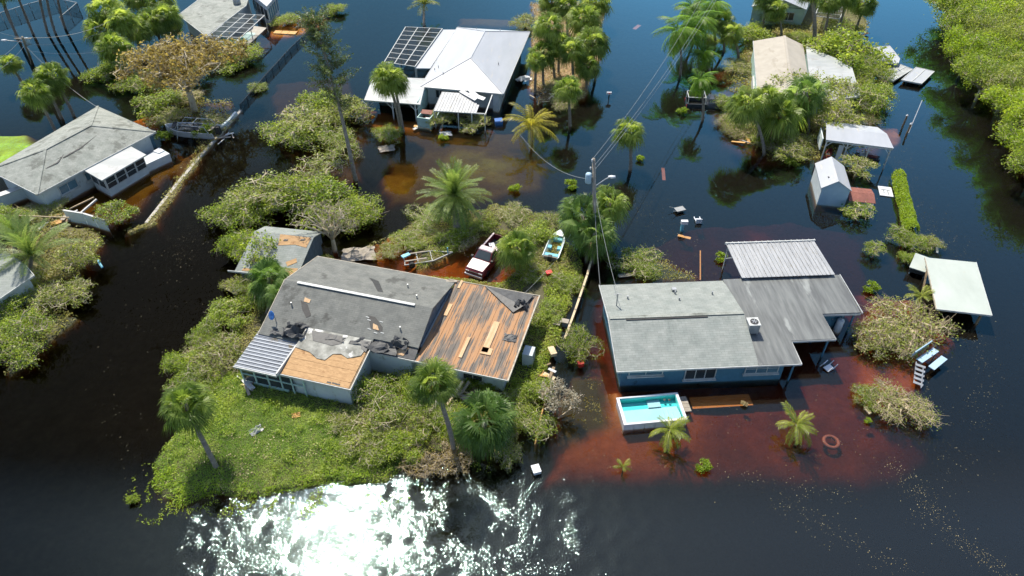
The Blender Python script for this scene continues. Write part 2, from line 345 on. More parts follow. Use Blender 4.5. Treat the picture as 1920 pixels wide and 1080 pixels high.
def bed(X, Y):
    Z = np.full(X.shape, -2.6) + .5*vnoise(X, Y, 9, 3); C = np.zeros(X.shape+(3,)); C[:] = MUD
    wob = (vnoise(X, Y, 2.2, 5)-.5)*1.3 + (vnoise(X, Y, .8, 6)-.5)*.5
    for P, h, f, c in POLYS:
        x0, y0 = P.min(0)-3; x1, y1 = P.max(0)+3
        mk = (X > x0) & (X < x1) & (Y > y0) & (Y < y1)
        if not mk.any(): continue
        d = sdist(X[mk], Y[mk], P) + wob[mk]*min(1, f)*.7
        w = smooth(-.15, f, d); Z[mk] = Z[mk]*(1-w) + h*w
        C[mk] = C[mk]*(1-w[:,None]) + np.array(c)*w[:,None]
    Z += (vnoise(X, Y, 1.4, 8)-.5)*.10 + (vnoise(X, Y, .5, 9)-.5)*.05
    C *= (.7 + .6*vnoise(X, Y, 1.1, 12)*.6 + .4*vnoise(X, Y, 3.5, 13))[...,None]
    return Z, C
def bed_z(x, y): return float(bed(np.array([x]), np.array([y]))[0][0])
xs = np.concatenate([[-700,-350,-180,-120], np.arange(-88, 88.1, .45), [120,180,350,700]])
ys = np.concatenate([[-300,-100,-20,5], np.arange(16, 132, .45), [160,220,400,900]])
GX, GY = np.meshgrid(xs, ys); GZ, GC = bed(GX, GY)
nx, ny = len(xs), len(ys)
me = bpy.data.meshes.new('ground')
me.vertices.add(nx*ny); me.vertices.foreach_set('co', np.stack([GX,GY,GZ],-1).astype(np.float32).ravel())
ii, jj = np.meshgrid(np.arange(nx-1), np.arange(ny-1)); a = (jj*nx+ii).ravel()
fv = np.stack([a,a+1,a+1+nx,a+nx],1).astype(np.int32)
me.loops.add(fv.size); me.loops.foreach_set('vertex_index', fv.ravel())
me.polygons.add(len(fv)); me.polygons.foreach_set('loop_start', np.arange(0,fv.size,4,dtype=np.int32))
me.update(calc_edges=True)
ca = me.attributes.new('soil', 'FLOAT_COLOR', 'POINT'); ca.data.foreach_set('color', np.concatenate([GC, np.ones(GC.shape[:2]+(1,))],-1).astype(np.float32).ravel())
me.polygons.foreach_set('use_smooth', [True]*len(fv))
m, t, out = newmat('ground'); at = nd(t, 'ShaderNodeAttribute', attribute_name='soil'); b = nd(t, 'ShaderNodeBsdfPrincipled', i_Roughness=.9)
v = coords(t); n1 = noise(t, v, 1.7, 4, .7); c = mixc(t, at.outputs['Color'], ramp(t, n1, [(.3,(.74,.70,.66)),(.7,(1.14,1.14,1.1))]), 1.0, 'MULTIPLY')
t.links.new(c, b.inputs['Base Color']); bp = nd(t, 'ShaderNodeBump', i_Strength=.6, i_Distance=.08); t.links.new(noise(t, v, 5, 2), bp.inputs['Height']); t.links.new(bp.outputs[0], b.inputs['Normal'])
t.links.new(b.outputs[0], out.inputs[0]); me.materials.append(m)
tag(link('ground', me), 'flooded ground with yards, driveways and canal beds', None, kind='structure')

# water: one closed body; tannin absorbs blue and green, so shallow bottoms glow orange and red
m, t, out = newmat('water')
geo = t.nodes.new('ShaderNodeNewGeometry'); v = geo.outputs['Position']
sep = t.nodes.new('ShaderNodeSeparateXYZ'); t.links.new(v, sep.inputs[0])
def mr(src, a, b, c, d):
    n = nd(t, 'ShaderNodeMapRange', interpolation_type='SMOOTHSTEP'); t.links.new(src, n.inputs[0])
    for i, q in zip((1,2,3,4), (a,b,c,d)): n.inputs[i].default_value = q
    return n.outputs[0]
def mth(op, a, b, c=None):
    n = nd(t, 'ShaderNodeMath', operation=op)
    for i, q in enumerate((a, b, c)):
        if q is None: continue
        if isinstance(q, (int, float)): n.inputs[i].default_value = q
        else: t.links.new(q, n.inputs[i])
    return n.outputs[0]
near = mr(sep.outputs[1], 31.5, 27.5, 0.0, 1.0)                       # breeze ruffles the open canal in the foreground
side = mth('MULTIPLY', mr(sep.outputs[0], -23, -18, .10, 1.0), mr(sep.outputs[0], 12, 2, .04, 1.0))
patch = ramp(t, noise(t, v, .6, 1), [(.32,(.25,.25,.25)),(.66,(1.3,1.3,1.3))])
edge = mr(mth('ABSOLUTE', mth('ADD', sep.outputs[0], 7.5), 0), 3.0, 10.0, 1.5, 2.2)
ruf = mth('MULTIPLY', mth('MULTIPLY', mth('MULTIPLY', near, side), patch), edge)
r1 = noise(t, v, 9.5, 1, .5); r2 = noise(t, v, 1.1, 0, .5)
hgt = mth('MULTIPLY_ADD', r1, mth('MULTIPLY_ADD', ruf, .0125, .00018), mth('MULTIPLY', r2, mth('MULTIPLY_ADD', ruf, .022, .0006)))
bp = nd(t, 'ShaderNodeBump', i_Strength=1.0, i_Distance=1.0); t.links.new(hgt, bp.inputs['Height'])
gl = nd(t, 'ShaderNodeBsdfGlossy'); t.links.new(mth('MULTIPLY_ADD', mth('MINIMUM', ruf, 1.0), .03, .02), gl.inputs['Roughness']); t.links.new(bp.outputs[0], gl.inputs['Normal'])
tr = nd(t, 'ShaderNodeBsdfTransparent')
fr = nd(t, 'ShaderNodeFresnel', i_IOR=1.33); t.links.new(bp.outputs[0], fr.inputs['Normal'])
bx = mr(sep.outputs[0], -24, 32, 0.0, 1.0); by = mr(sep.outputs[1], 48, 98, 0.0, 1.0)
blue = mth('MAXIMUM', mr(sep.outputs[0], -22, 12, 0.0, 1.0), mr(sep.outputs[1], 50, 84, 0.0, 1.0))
gain = mth('ADD', mth('MULTIPLY_ADD', bx, 1.55, .2), mth('MULTIPLY_ADD', by, .65, mth('MULTIPLY', mr(sep.outputs[1], 31, 24, 0.0, 1.3), mr(sep.outputs[0], -34, -12, .5, 1.0))))  # reflection strength painted by position: dim left, stronger right, far and foreground
gc = mixc(t, mixc(t, (1.0,.95,.75), (.34,.84,1.02), blue), (.72,.98,1.0), mr(sep.outputs[1], 33, 28, 0.0, 1.0)); KF = 2.2; gs = nd(t, 'ShaderNodeVectorMath', operation='SCALE'); t.links.new(gc, gs.inputs[0]); t.links.new(mth('DIVIDE', gain, KF), gs.inputs['Scale']); t.links.new(gs.outputs[0], gl.inputs['Color'])  # sky reflection tint painted by position: warm left, blue right and far, pale near
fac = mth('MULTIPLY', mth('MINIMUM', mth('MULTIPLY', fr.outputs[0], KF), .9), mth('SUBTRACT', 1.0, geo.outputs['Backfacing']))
silt = nd(t, 'ShaderNodeBsdfDiffuse'); t.links.new(mixc(t, (.10,.085,.03), (.13,.115,.085), blue), silt.inputs[0])
ms = nd(t, 'ShaderNodeMixShader'); t.links.new(mth('MULTIPLY_ADD', blue, .05, .010), ms.inputs[0]); t.links.new(tr.outputs[0], ms.inputs[1]); t.links.new(silt.outputs[0], ms.inputs[2])
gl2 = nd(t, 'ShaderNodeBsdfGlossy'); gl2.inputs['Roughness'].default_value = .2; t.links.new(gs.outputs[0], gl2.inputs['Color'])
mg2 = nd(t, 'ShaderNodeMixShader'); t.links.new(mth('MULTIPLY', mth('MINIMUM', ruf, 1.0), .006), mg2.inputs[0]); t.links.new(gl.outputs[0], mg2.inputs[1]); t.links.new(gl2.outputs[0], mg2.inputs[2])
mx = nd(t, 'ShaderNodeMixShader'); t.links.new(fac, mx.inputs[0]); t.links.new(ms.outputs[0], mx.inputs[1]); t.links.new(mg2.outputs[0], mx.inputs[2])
t.links.new(mx.outputs[0], out.inputs['Surface'])
va = nd(t, 'ShaderNodeVolumeAbsorption', i_Density=3.2); va.inputs[0].default_value = (.66,.40,.12,1); t.links.new(va.outputs[0], out.inputs['Volume'])
m.cycles.homogeneous_volume = True
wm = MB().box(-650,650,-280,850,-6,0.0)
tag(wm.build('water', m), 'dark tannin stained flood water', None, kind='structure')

# ---------------------------------------------------------------- buildings
def wall_box(par, x0, x1, y0, y1, z1, m, z0=-1.0, name='wall'): return MB().box(x0,x1,y0,y1,z0,z1).build(name, m, par)
def window(par, c, w, h, rz, panes=2, frame=None, glass=None, sill=True, horizontal=False):
    """window in a wall whose outward normal is local -Y turned by rz"""
    f = frame or M['trim']; mb = MB(); q = .07
    mb.box(-w/2,-w/2+q,-.08,.04,-h/2,h/2); mb.box(w/2-q,w/2,-.08,.04,-h/2,h/2)
    mb.box(-w/2+q,w/2-q,-.08,.04,h/2-q,h/2); mb.box(-w/2+q,w/2-q,-.08,.04,-h/2,-h/2+q)
    pw = (w-2*q)/panes
    for k in range(1, panes): mb.box(-w/2+q+k*pw-.03,-w/2+q+k*pw+.03,-.07,.04,-h/2+q,h/2-q)
    if horizontal: mb.box(-w/2+q,w/2-q,-.066,.04,-.025,.025)
    o = mb.build('window', f, par, loc=c); o.rotation_euler = (0,0,rz)
    for k in range(panes):
        MB().box(-w/2+q+k*pw+.005,-w/2+q+(k+1)*pw-.005,-.03,-.015,-h/2+q,h/2-q).build('pane', glass or M['glass'], o)
    if sill: MB().box(-w/2-.1,w/2+.1,-.2,.05,-h/2-.09,-h/2-.004).build('sill', f, o)
    return o
def door(par, c, w, h, rz, m):
    o = MB().box(-w/2,w/2,-.06,.03,-h/2,h/2).build('door', m, par, loc=c); o.rotation_euler = (0,0,rz)
    MB().box(w/2-.16,w/2-.08,-.13,-.064,-.05,.03).build('handle', M['steel'], o); return o
def fascia(par, pts, m, h=.17, t=.05, close=False, dz=0.0):
    n = len(pts); out = []
    for i in range(n if close else n-1):
        a, b = Vector(pts[i]), Vector(pts[(i+1)%n]); a = a+Vector((0,0,dz)); b = b+Vector((0,0,dz))
        e = (b-a).normalized()*.02
        out.append(MB().beam(a-e, b+e, t, h).build('fascia', m, par))
    return out
def vent(par, p, h=.35, r=.06, m=None): return MB().tube([p, (p[0],p[1],p[2]+h)], r, 6).build('vent_pipe', m or M['steel'], par)
def ribbed_panel(length, width, rib, m, name='roof_panel'):
    """one metal roofing pan running along Y with an upturned rib on its left edge"""
    mb = MB(); mb.box(0,width-.004,0,length,-.03,0); mb.box(0,.045,0,length,.002,rib)
    me = mb.mesh(name); me.materials.append(m); return me

# ---- damaged grey house in the middle of the island
A = thing('damaged_house', 'storm damaged house with torn grey shingles and stripped brown decking on the island', 'house', (-.31,34.98,0), R(-15.5))
EZ, RZ = 2.7, 4.25
wall_box(A, -19.2,-7.6,.3,8.8,2.62, M['pale_wall'])
wall_box(A, -7.58,-.6,1.0,8.7,2.5, M['pale_wall'])
wall_box(A, -10.6,-6.9,.9,1.6,2.5, M['pale_wall'])
fz = lambda y: EZ+(y+.55)/4.75*(RZ-EZ)
ft = MB().slab([(x,y,fz(y)) for x,y in [(-19.75,-.55),(-16.35,-.55),(-16.35,.62),(-10.75,.62),(-10.75,.9),(-7.15,.9),(-7.15,4.2),(-19.75,4.2)]], .12).build('roof', M['shingle_dark'], A)
bk = MB().slab([(-19.75,4.2,RZ),(-7.15,4.2,RZ),(-7.15,9.35,EZ),(-19.75,9.35,EZ)], .12).build('roof', M['shingle_dark'], A)
MB().add([(-7.35,.2,2.4),(-7.35,8.7,2.4),(-7.35,8.7,2.78),(-7.35,4.2,RZ-.13),(-7.35,.2,2.78),(-7.5,.2,2.4),(-7.5,8.7,2.4),(-7.5,8.7,2.78),(-7.5,4.2,RZ-.13),(-7.5,.2,2.78)],
     [(0,1,2,3,4),(9,8,7,6,5),(0,4,9,5),(4,3,8,9),(3,2,7,8),(2,1,6,7),(1,0,5,6)]).build('gable', M['slate_siding'], A)
MB().beam((-18.6,4.15,RZ+.05),(-8.6,4.15,RZ+.05),.24,.06).build('ridge_cap', M['trim'], A)
fascia(A, [(-19.75,9.37,EZ-.08),(-7.8,9.37,EZ-.08)], M['old_trim'])
fascia(A, [(-19.78,-.55,EZ-.07),(-19.78,4.2,RZ-.07),(-19.78,9.37,EZ-.07)], M['old_trim'])
# front slope damage: bare patches, loose felt, vents
def slope_z(y): return EZ + (min(y,8.4-y)+.55)/(4.75)*(RZ-EZ)
def patch(par, pts, m, dz=.012, name='bare_patch', t=.01): return MB().slab([(x,y,slope_z(y)+dz+t) for x, y in pts], t).build(name, m, par)
patch(ft, [(-17.7,2.75),(-17.0,2.55),(-16.3,1.7),(-16.6,1.45),(-17.2,2.0)], M['black'])
patch(ft, [(-17.45,3.05),(-16.9,2.95),(-16.9,2.65),(-17.4,2.7)], M['rawwood'], .03)
patch(ft, [(-11.9,2.6),(-11.3,2.6),(-10.4,1.9),(-10.3,1.45),(-11.3,1.65)], M['black'])
patch(ft, [(-11.25,2.05),(-10.85,1.95),(-10.6,1.6),(-11.1,1.62)], M['rawwood'], .03)
for i, (px, py) in enumerate([(-12,2.5),(-11.8,2.3),(-10.8,2.35),(-10.4,1.5),(-11.5,1.6),(-10.9,1.4)]):
    patch(ft, [(px,py),(px+.28,py-.03),(px+.26,py-.09),(px-.02,py-.06)], M['trim'], .03, 'shingle_tab')
bz = lambda y: EZ + (9.35-y)/5.15*(RZ-EZ)
MB().slab([(x,y,bz(y)+.022) for x,y in [(-13.9,7.2),(-12.9,6.9),(-11.7,5.2),(-12.2,5.2),(-13.3,6.6)]], .01).build('bare_patch', M['black'], bk)
for p in [(-8.9,5.3),(-9.0,2.0),(-18.2,2.2),(-10.3,6.8)]: vent(A, (p[0],p[1],(slope_z(p[1]) if p[1]<4.2 else bz(p[1]))-.02))
def crumple(par, cx, cy, z, r, seed, m, name='loose_felt', hz=.5):
    rg = random.Random(seed); n = 7; vs = []; fs = []
    for i in range(n):
        for j in range(n):
            x = (i/(n-1)-.5)*2*r; y = (j/(n-1)-.5)*1.5*r; e = max(abs(i-3),abs(j-3))/3
            vs.append((cx+x+rg.uniform(-.12,.12)*r, cy+y+rg.uniform(-.12,.12)*r, z+max(0,rg.uniform(-.3,1))*hz*(1-e*.55)))
    for i in range(n-1):
        for j in range(n-1): fs.append((i*n+j,(i+1)*n+j,(i+1)*n+j+1,i*n+j+1))
    return MB().add(vs, fs).build(name, m, par)
crumple(A, -16.9, .2, 2.98, .9, 3, M['membrane'], hz=.75)
crumple(A, -18.1, .1, 2.86, .75, 4, M['membrane'], hz=.2)
crumple(A, -9.8, .7, 2.98, 1.15, 5, M['membrane'], hz=.35)
crumple(A, -8.7, 1.0, 3.05, .7, 6, M['membrane'], hz=.7)
crumple(A, -13.6, .62, 3.06, .8, 15, M['membrane'], hz=.12)
crumple(A, -11.6, .62, 3.06, .8, 16, M['membrane'], hz=.2)
# satellite dish on the left rake
dd = thing('satellite_dish', 'dark blue satellite dish on the left edge of the torn grey roof', 'satellite dish', A.matrix_basis @ Vector((-18.9,.75,slope_z(.75)+.02)), R(-40))
MB().tube([(0,0,0),(0,0,.45),(0,-.1,.6)], .035, 6).build('mast', M['steel'], dd)
ds = MB().lathe([(.05,0),(.2,.04),(.34,.12),(.36,.13),(.33,.14),(.05,.05)], 16).build('dish', M['blue_tub'], dd, True, (0,-.12,.62)); ds.rotation_euler = (R(60),0,0)
MB().tube([(0,-.2,.5),(0,-.6,.75)], .02, 5).build('feed_arm', M['steel'], dd)
# stripped wing: one board after another, tar and felt remnants on bare wood
MB().box(-7.1,-.05,.05,9.45,2.45,2.6).build('roof_base', M['brown_wood'], A)
rg = random.Random(11); nb = 15; bw = 7.12/nb
me = MB().box(.012,bw-.012,0,9.44,0,.035).mesh('board'); me.materials.append(M['tarwood'])
for k in range(nb):
    o = link('board', me, A, (-7.16+k*bw, .03, 2.62+rg.uniform(0,.022))); o.rotation_euler = (rg.uniform(-.002,.002),rg.uniform(-.008,.008),0)
for (x0,x1,y0,y1) in [(-2.7,-2.2,2.2,5.6),(-2.72,-1.9,2.0,2.7),(-6.75,-6.55,8.6,9.6),(-6.75,-6.45,5.2,6.6),(-4.15,-3.9,1.2,3.4)]:
    MB().box(x0,x1,y0,y1,2.70,2.74).build('bare_board', M['rawwood'], A)
MB().slab([(-10.62,.02,2.74),(-7.18,.02,2.74),(-7.18,1.1,3.12),(-10.62,1.1,3.12)], .1).build('roof_strip', M['membrane'], A)
MB().slab([(x,y,2.765+y*.352) for x,y in [(-9.0,.2),(-8.1,.15),(-7.9,.8),(-8.5,.95),(-9.1,.6)]], .02).build('bare_patch', M['rawwood'], A)
# torn felt triangle on the back corner
MB().slab([(-4.6,9.4,2.76),(-1.3,9.4,2.78),(-.4,9.3,2.85),(-.9,7.6,2.98),(-1.5,6.9,2.80)], .05).build('loose_felt', M['membrane'], A)
crumple(A, -1.1, 7.9, 2.8, .55, 8, M['membrane'], hz=.7); crumple(A, -1.0, 4.2, 2.7, .5, 9, M['membrane'], hz=.15)
fascia(A, [(-10.5,-.03,2.62),(0,-.03,2.62)], M['trim']); fascia(A, [(.02,-.03,2.63),(.02,9.5,2.63)], M['old_trim'], .2, .1); fascia(A, [(-7.8,9.5,2.63),(0,9.5,2.63)], M['old_trim'])
MB().beam((-7.9,9.1,2.75),(-7.0,9.3,2.78),.2,.08).build('loose_board', M['grey_wood'], A)
# flat roofed addition towards the lawn: peeled membrane at the back, bare plywood in front
az = lambda y: 2.42+(y+3.65)*.148
wall_box(A, -16.0,-11.0,-3.3,.25,2.3, M['pale_wall'])
MB().slab([(-16.32,-3.63,az(-3.63)-.04),(-10.7,-3.63,az(-3.63)-.04),(-10.7,.75,az(.75)-.04),(-16.32,.75,az(.75)-.04)], .14).build('roof_base', M['brown_wood'], A)
for k in range(7):
    y0 = -3.58+k*.50; h_ = rg.uniform(.0,.018); MB().slab([(-16.2,y0,az(y0)+h_),(-10.85,y0,az(y0)+h_),(-10.85,y0+.486,az(y0+.486)+h_),(-16.2,y0+.486,az(y0+.486)+h_)], .03).build('plywood_strip', M['plywood'], A)
MB().slab([(x,y,az(y)+.07) for x,y in [(-16.25,.72),(-16.25,-1.2),(-15.0,-1.35),(-14.2,-1.75),(-13.55,-1.75),(-13.2,-1.1),(-12.6,-.95),(-12.0,-1.2),(-11.1,-.75),(-10.85,.72)]], .05).build('peeled_membrane', M['oldpaint'], A)
MB().slab([(x,y,az(y)+.095) for x,y in [(-15.7,.5),(-13.2,.55),(-12.9,-.1),(-13.6,-.45),(-15.2,-.35)]], .02).build('membrane_scrap', M['membrane'], A)
MB().slab([(x,y,az(y)+.095) for x,y in [(-11.7,.55),(-10.8,.6),(-10.85,-.4),(-11.3,-.2)]], .02).build('membrane_scrap', M['membrane'], A)
fascia(A, [(-10.66,.3,2.93),(-10.66,-3.66,2.36),(-16.35,-3.66,2.36)], M['trim'], .2)
for (x,y) in [(-12.6,-3.5),(-12.2,-3.48),(-11.9,-3.5)]: MB().box(x,x+.34,y,y+.12,2.455,2.475).build('rot_hole', M['black'], A)
# screened porch under ribbed aluminium pans
wall_box(A, -19.6,-16.1,-3.5,-3.35,.55, M['mint_wall'])
me = MB(); me.box(0,3.52,.035,.262,-.03,0); me.box(0,3.52,.035,.07,.002,.045); me.box(0,3.52,.225,.262,.002,.045); me = me.mesh('roof_pan'); me.materials.append(M['alum'])
for k in range(12):
    y = -3.86+k*.315; o = link('roof_pan', me, A, (-19.95, y, 2.42+(y+3.86)*.055)); o.rotation_euler = (.055,rg.uniform(-.006,.006),0)
MB().slab([(-19.9,-3.85,2.34),(-16.45,-3.85,2.34),(-16.45,-.1,2.55),(-19.9,-.1,2.55)], .04).build('under_sheet', M['black'], A)
MB().box(-19.97,-16.4,-3.93,-3.87,2.3,2.46).build('gutter', M['trim'], A); MB().box(-16.42,-16.32,-3.9,.05,2.43,2.72).build('edge_trim', M['trim'], A)
for x in (-19.8,-18.7,-17.6,-16.5,-15.6,-14.6): MB().box(x-.05,x+.05,-3.52,-3.42,-.5,2.36).build('post', M['mint_wall'], A)
for x in (-19.75,-18.65,-17.55,-16.45): MB().box(x+.02,x+.98,-3.46,-3.45,.56,2.34).build('screen', M['glass'], A)
MB().box(-19.8,-14.6,-3.53,-3.41,1.3,1.38).build('rail', M['mint_wall'], A)
acb = thing('wall_cooler', 'pale box shaped air conditioner outside the stripped wing wall', 'air conditioner', A.matrix_basis @ Vector((.45,4.4,.15)), R(-15.5))
MB().box(-.4,.4,-.5,.5,0,1.35).build('cabinet', M['pale_wall'], acb)
for k in range(5): MB().box(.405,.42,-.42,.42,.2+k*.22,.3+k*.22).build('grille_slat', M['steel'], acb)
window(A, (-9.0,.88,1.35), 1.2, 1.0, 0); window(A, (-3,.98,1.3), 1.6, 1.1, 0)

# ---- torn back building left behind the damaged house
S = thing('outbuilding', 'small grey roofed outbuilding with orange bare patches behind the damaged house', 'outbuilding', W(440,508,2.0)*1.0 - Vector((0,0,2.0)), R(-9))
c = [S.matrix_basis.inverted() @ W(x,y,z) for x,y,z in [(440,508,2.0),(566,502,2.1),(600,446,3.1),(487,449,3.1)]]
L = c[1].x; D = c[2].y
wall_box(S, .3,L-.1,.35,D+1.4,1.9, M['slate_siding'])
MB().slab([(0,0,2.0),(L,0,2.0),(L+.1,D,3.1),(.15,D,3.1)], .1).build('roof', M['shingle_grey'], S)
MB().slab([(.15,D,3.1),(L+.1,D,3.1),(L+.1,D+1.9,2.3),(.15,D+1.9,2.3)], .1).build('roof', M['shingle_grey'], S)
MB().add([(L-.05,.3,1.2),(L-.05,D+1.7,1.2),(L-.05,D+1.7,2.3),(L-.05,D,2.98),(L-.05,.3,2.0)], [(0,1,2,3,4)]).build('gable', M['slate_siding'], S)
rz2 = lambda y: 2.0 + y/D*1.1
for pts in [[(L-3.0,D-.05),(L-.1,D-.1),(L-.2,D-1.2),(L-1.3,D-1.0),(L-2.8,D-1.25)], [(L-1.5,1.4),(L-.7,1.9),(L-.5,1.5),(L-1.2,1.0)], [(L-1.6,.2),(L-.3,.1),(L-.2,.9),(L-1.4,.8)], [(.6,.1),(1.9,.1),(2.0,.5),(1.2,.35),(.7,.4)]]:
    MB().slab([(x,y,rz2(y)+.03) for x,y in pts], .02).build('bare_patch', M['plywood'], S)
for x,y in [(L-2.3,D-.6),(L-.8,D-.4)]: MB().slab([(x-.2,y-.15,rz2(y)+.045),(x+.2,y-.1,rz2(y)+.045),(x+.25,y+.12,rz2(y)+.05),(x-.1,y+.15,rz2(y)+.05)], .01).build('roof_hole', M['black'], S)
fascia(S, [(-.6,-.05,1.95),(L,-.05,1.95)], M['trim'])

# ---- blue house with the low grey roof
B = thing('blue_house', 'blue walled house with long low grey shingle roof standing in red brown water', 'house', (7.79,36.26,0), R(3.2))
E2, R2 = 2.2, 3.25
wall_box(B, .45,12.9,.55,9.1,2.15, M['blue_wall'])
wall_box(B, 16.2,19.9,6.0,9.2,2.15, M['blue_wall'])
f = MB().slab([(0,0,E2),(10.6,0,E2),(10.62,4.65,R2),(-.04,4.65,R2)], .12).build('roof', M['shingle_grey'], B)
k = MB().slab([(-.04,4.65,R2),(10.62,4.65,R2),(10.6,9.7,E2+.06),(.1,9.7,E2+.06)], .12).build('roof', M['shingle_grey'], B)
MB().add([(10.5,.2,2.1),(10.5,9.5,2.1),(10.5,9.5,2.2),(10.5,4.65,R2-.1),(10.5,.2,2.15)], [(0,1,2,3,4)]).build('gable', M['blue_wall'], B)
MB().slab([(10.55,.005,2.26),(13.8,.0,2.24),(13.85,2.36,2.28),(17.36,2.4,2.28),(17.36,5.16,2.32),(20.45,5.14,2.32),(20.6,9.76,2.38),(10.55,9.72,2.38)], .15).build('low_roof', M['flat_roof'], B)
MB().beam((.05,4.65,R2+.02),(10.6,4.65,R2+.02),.3,.05).build('ridge_cap', M['shingle_pale'], B); MB().box(1.3,7.7,4.35,4.47,R2-.06,R2+.0).build('ridge_gap', M['black'], B)
for i, pts in enumerate([[(0,-.03),(13.83,-.03),(13.88,2.33),(17.39,2.37),(17.39,5.12),(20.48,5.1)]]):
    fascia(B, [(x,y,2.15) for x,y in pts], M['trim'], .16)
fascia(B, [(-.05,0,E2-.05),(-.08,4.65,R2-.06),(.05,9.7,E2)], M['trim'], .16); fascia(B, [(20.62,5.1,2.27),(20.64,9.8,2.32)], M['trim'], .16)
window(B, (2.3,.53,1.55), 2.6, .9, 0, 2, glass=M['glass_blue']); window(B, (6.5,.53,1.2), 2.4, 1.5, 0, 3, glass=M['glass']); window(B, (11.2,.53,1.35), 2.6, 1.1, 0, 3, glass=M['glass_blue'], horizontal=True)
door(B, (17.2,5.97,1.0), .95, 2.0, 0, M['white_plastic']); door(B, (18.5,5.97,1.0), .95, 2.0, 0, M['blue_wall'])
wh = thing('water_heater', 'white cylindrical water heater under the right end of the blue house roof', 'water heater', B.matrix_basis @ Vector((19.4,5.55,-.4)))
MB().lathe([(.28,0),(.3,.05),(.3,1.5),(.26,1.58),(.1,1.6)], 18).build('tank', M['white_plastic'], wh, True); MB().tube([(0,0,1.6),(0,0,1.95),(.2,.1,2.0)], .03, 6).build('pipe', M['steel'], wh)
for x,y in [(13.5,2.2),(17.0,2.7),(13.5,.4),(17.1,4.9),(20.2,5.4)]: MB().box(x-.06,x+.06,y-.06,y+.06,-1,2.1).build('post', M['blue_wall'], B)
for p in [(2.0,7.4,2.72),(6.0,7.9,2.62),(6.1,6.9,2.8),(9.0,7.6,2.68)]: vent(B, p, .28, .07)
MB().box(5.85,6.2,8.2,8.5,2.5,2.78).build('roof_vent', M['steel'], B)
MB().tube([(.9,6.4,2.8),(.9,6.4,4.2)], .05, 6).build('mast', M['steel'], B); MB().beam((.6,6.4,4.1),(1.2,6.4,4.1),.04).build('mast_arm', M['steel'], B)
# rear porch: separate metal pans
nP = 22; pw = 8.0/nP; me = ribbed_panel(4.75, pw, .06, M['dirty_metal'])
for q in range(nP):
    o = link('roof_panel', me, B, (12.05+q*pw, 9.55, 2.62)); o.rotation_euler = (-.012+rg.uniform(-.002,.002),0,0)
MB().box(12.0,20.1,14.28,14.4,2.45,2.66).build('gutter', M['trim'], B)
for q in range(16): MB().box(12.1+q*.53,12.16+q*.53,14.2,14.42,2.665,2.70).build('gutter_strap', M['trim'], B)
for x in (12.2,16,19.9): MB().box(x-.06,x+.06,13.9,14.02,-1,2.5).build('post', M['trim'], B)
MB().beam((12.2,13.9,1.2),(12.0,12.4,2.5),.08).build('brace', M['trim'], B)
# air conditioner on the roof
ac = thing('roof_air_conditioner', 'grey air conditioner with round fan on the low roof beside the shingles', 'air conditioner', B.matrix_basis @ Vector((11.05,3.55,2.30)), R(3.2))
MB().box(-.42,.42,-.42,.42,.12,.98).build('cabinet', M['grey_plastic'], ac); MB().box(-.45,.45,-.45,.45,.98,1.05).build('lid', M['trim'], ac)
MB().lathe([(.30,0),(.32,.03),(.24,.035),(.05,.02)], 18, (.03,-.03,1.052)).build('fan_guard', M['black'], ac)
for a in range(5): MB().beam((.03,-.03,1.095),(.03+.22*math.cos(a*1.257),-.03+.22*math.sin(a*1.257),1.095),.07,.012).build('fan_blade', M['steel'], ac)
for sx in (-.35,.35): MB().box(sx-.05,sx+.05,-.4,.4,0,.118).build('foot', M['steel'], ac)

def at_px(name, label, cat, p, rz=0, group=None, z=0.0):
    w = W(*p); return thing(name, label, cat, (w.x, w.y, z), rz, group)
def local(th, pts): 
    inv = th.matrix_basis.inverted(); return [inv @ W(*p) for p in pts]
def inset(poly, d):
    c = sum(poly, Vector((0,0,0)))/len(poly); return [p + (c-p).normalized()*d for p in poly]
def screen_cage(par, q, nu, nv, z, drop=None, m='screen', bar=.09, legs=True):
    """flat framed cage: q = four corners (local xy), nu x nv panes, each pane a part"""
    q = [Vector((p[0],p[1],0)) for p in q]
    def pt(u, v): return (q[0]*(1-u)+q[1]*u)*(1-v) + (q[3]*(1-u)+q[2]*u)*v + Vector((0,0,z))
    for i in range(nu+1): MB().beam(pt(i/nu,0), pt(i/nu,1), bar, bar*1.3).build('cage_beam', M['trim'], par)
    for j in range(nv+1): MB().beam(pt(0,j/nv)+Vector((0,0,.005)), pt(1,j/nv)+Vector((0,0,.005)), bar*.8, bar).build('cage_purlin', M['trim'], par)
    for i in range(nu):
        for j in range(nv):
            if drop and (i,j) in drop: continue
            MB().add([pt(i/nu,j/nv),pt((i+1)/nu,j/nv),pt((i+1)/nu,(j+1)/nv),pt(i/nu,(j+1)/nv)], [(0,1,2,3)]).build('screen_pane', M[m], par)
    if legs:
        for (u,v) in [(0,0),(1,0),(1,1),(0,1),(.5,0),(0,.33),(0,.66),(1,.5)]:
            p = pt(u,v); MB().beam((p.x,p.y,-1),p,bar,bar).build('cage_post', M['trim'], par)

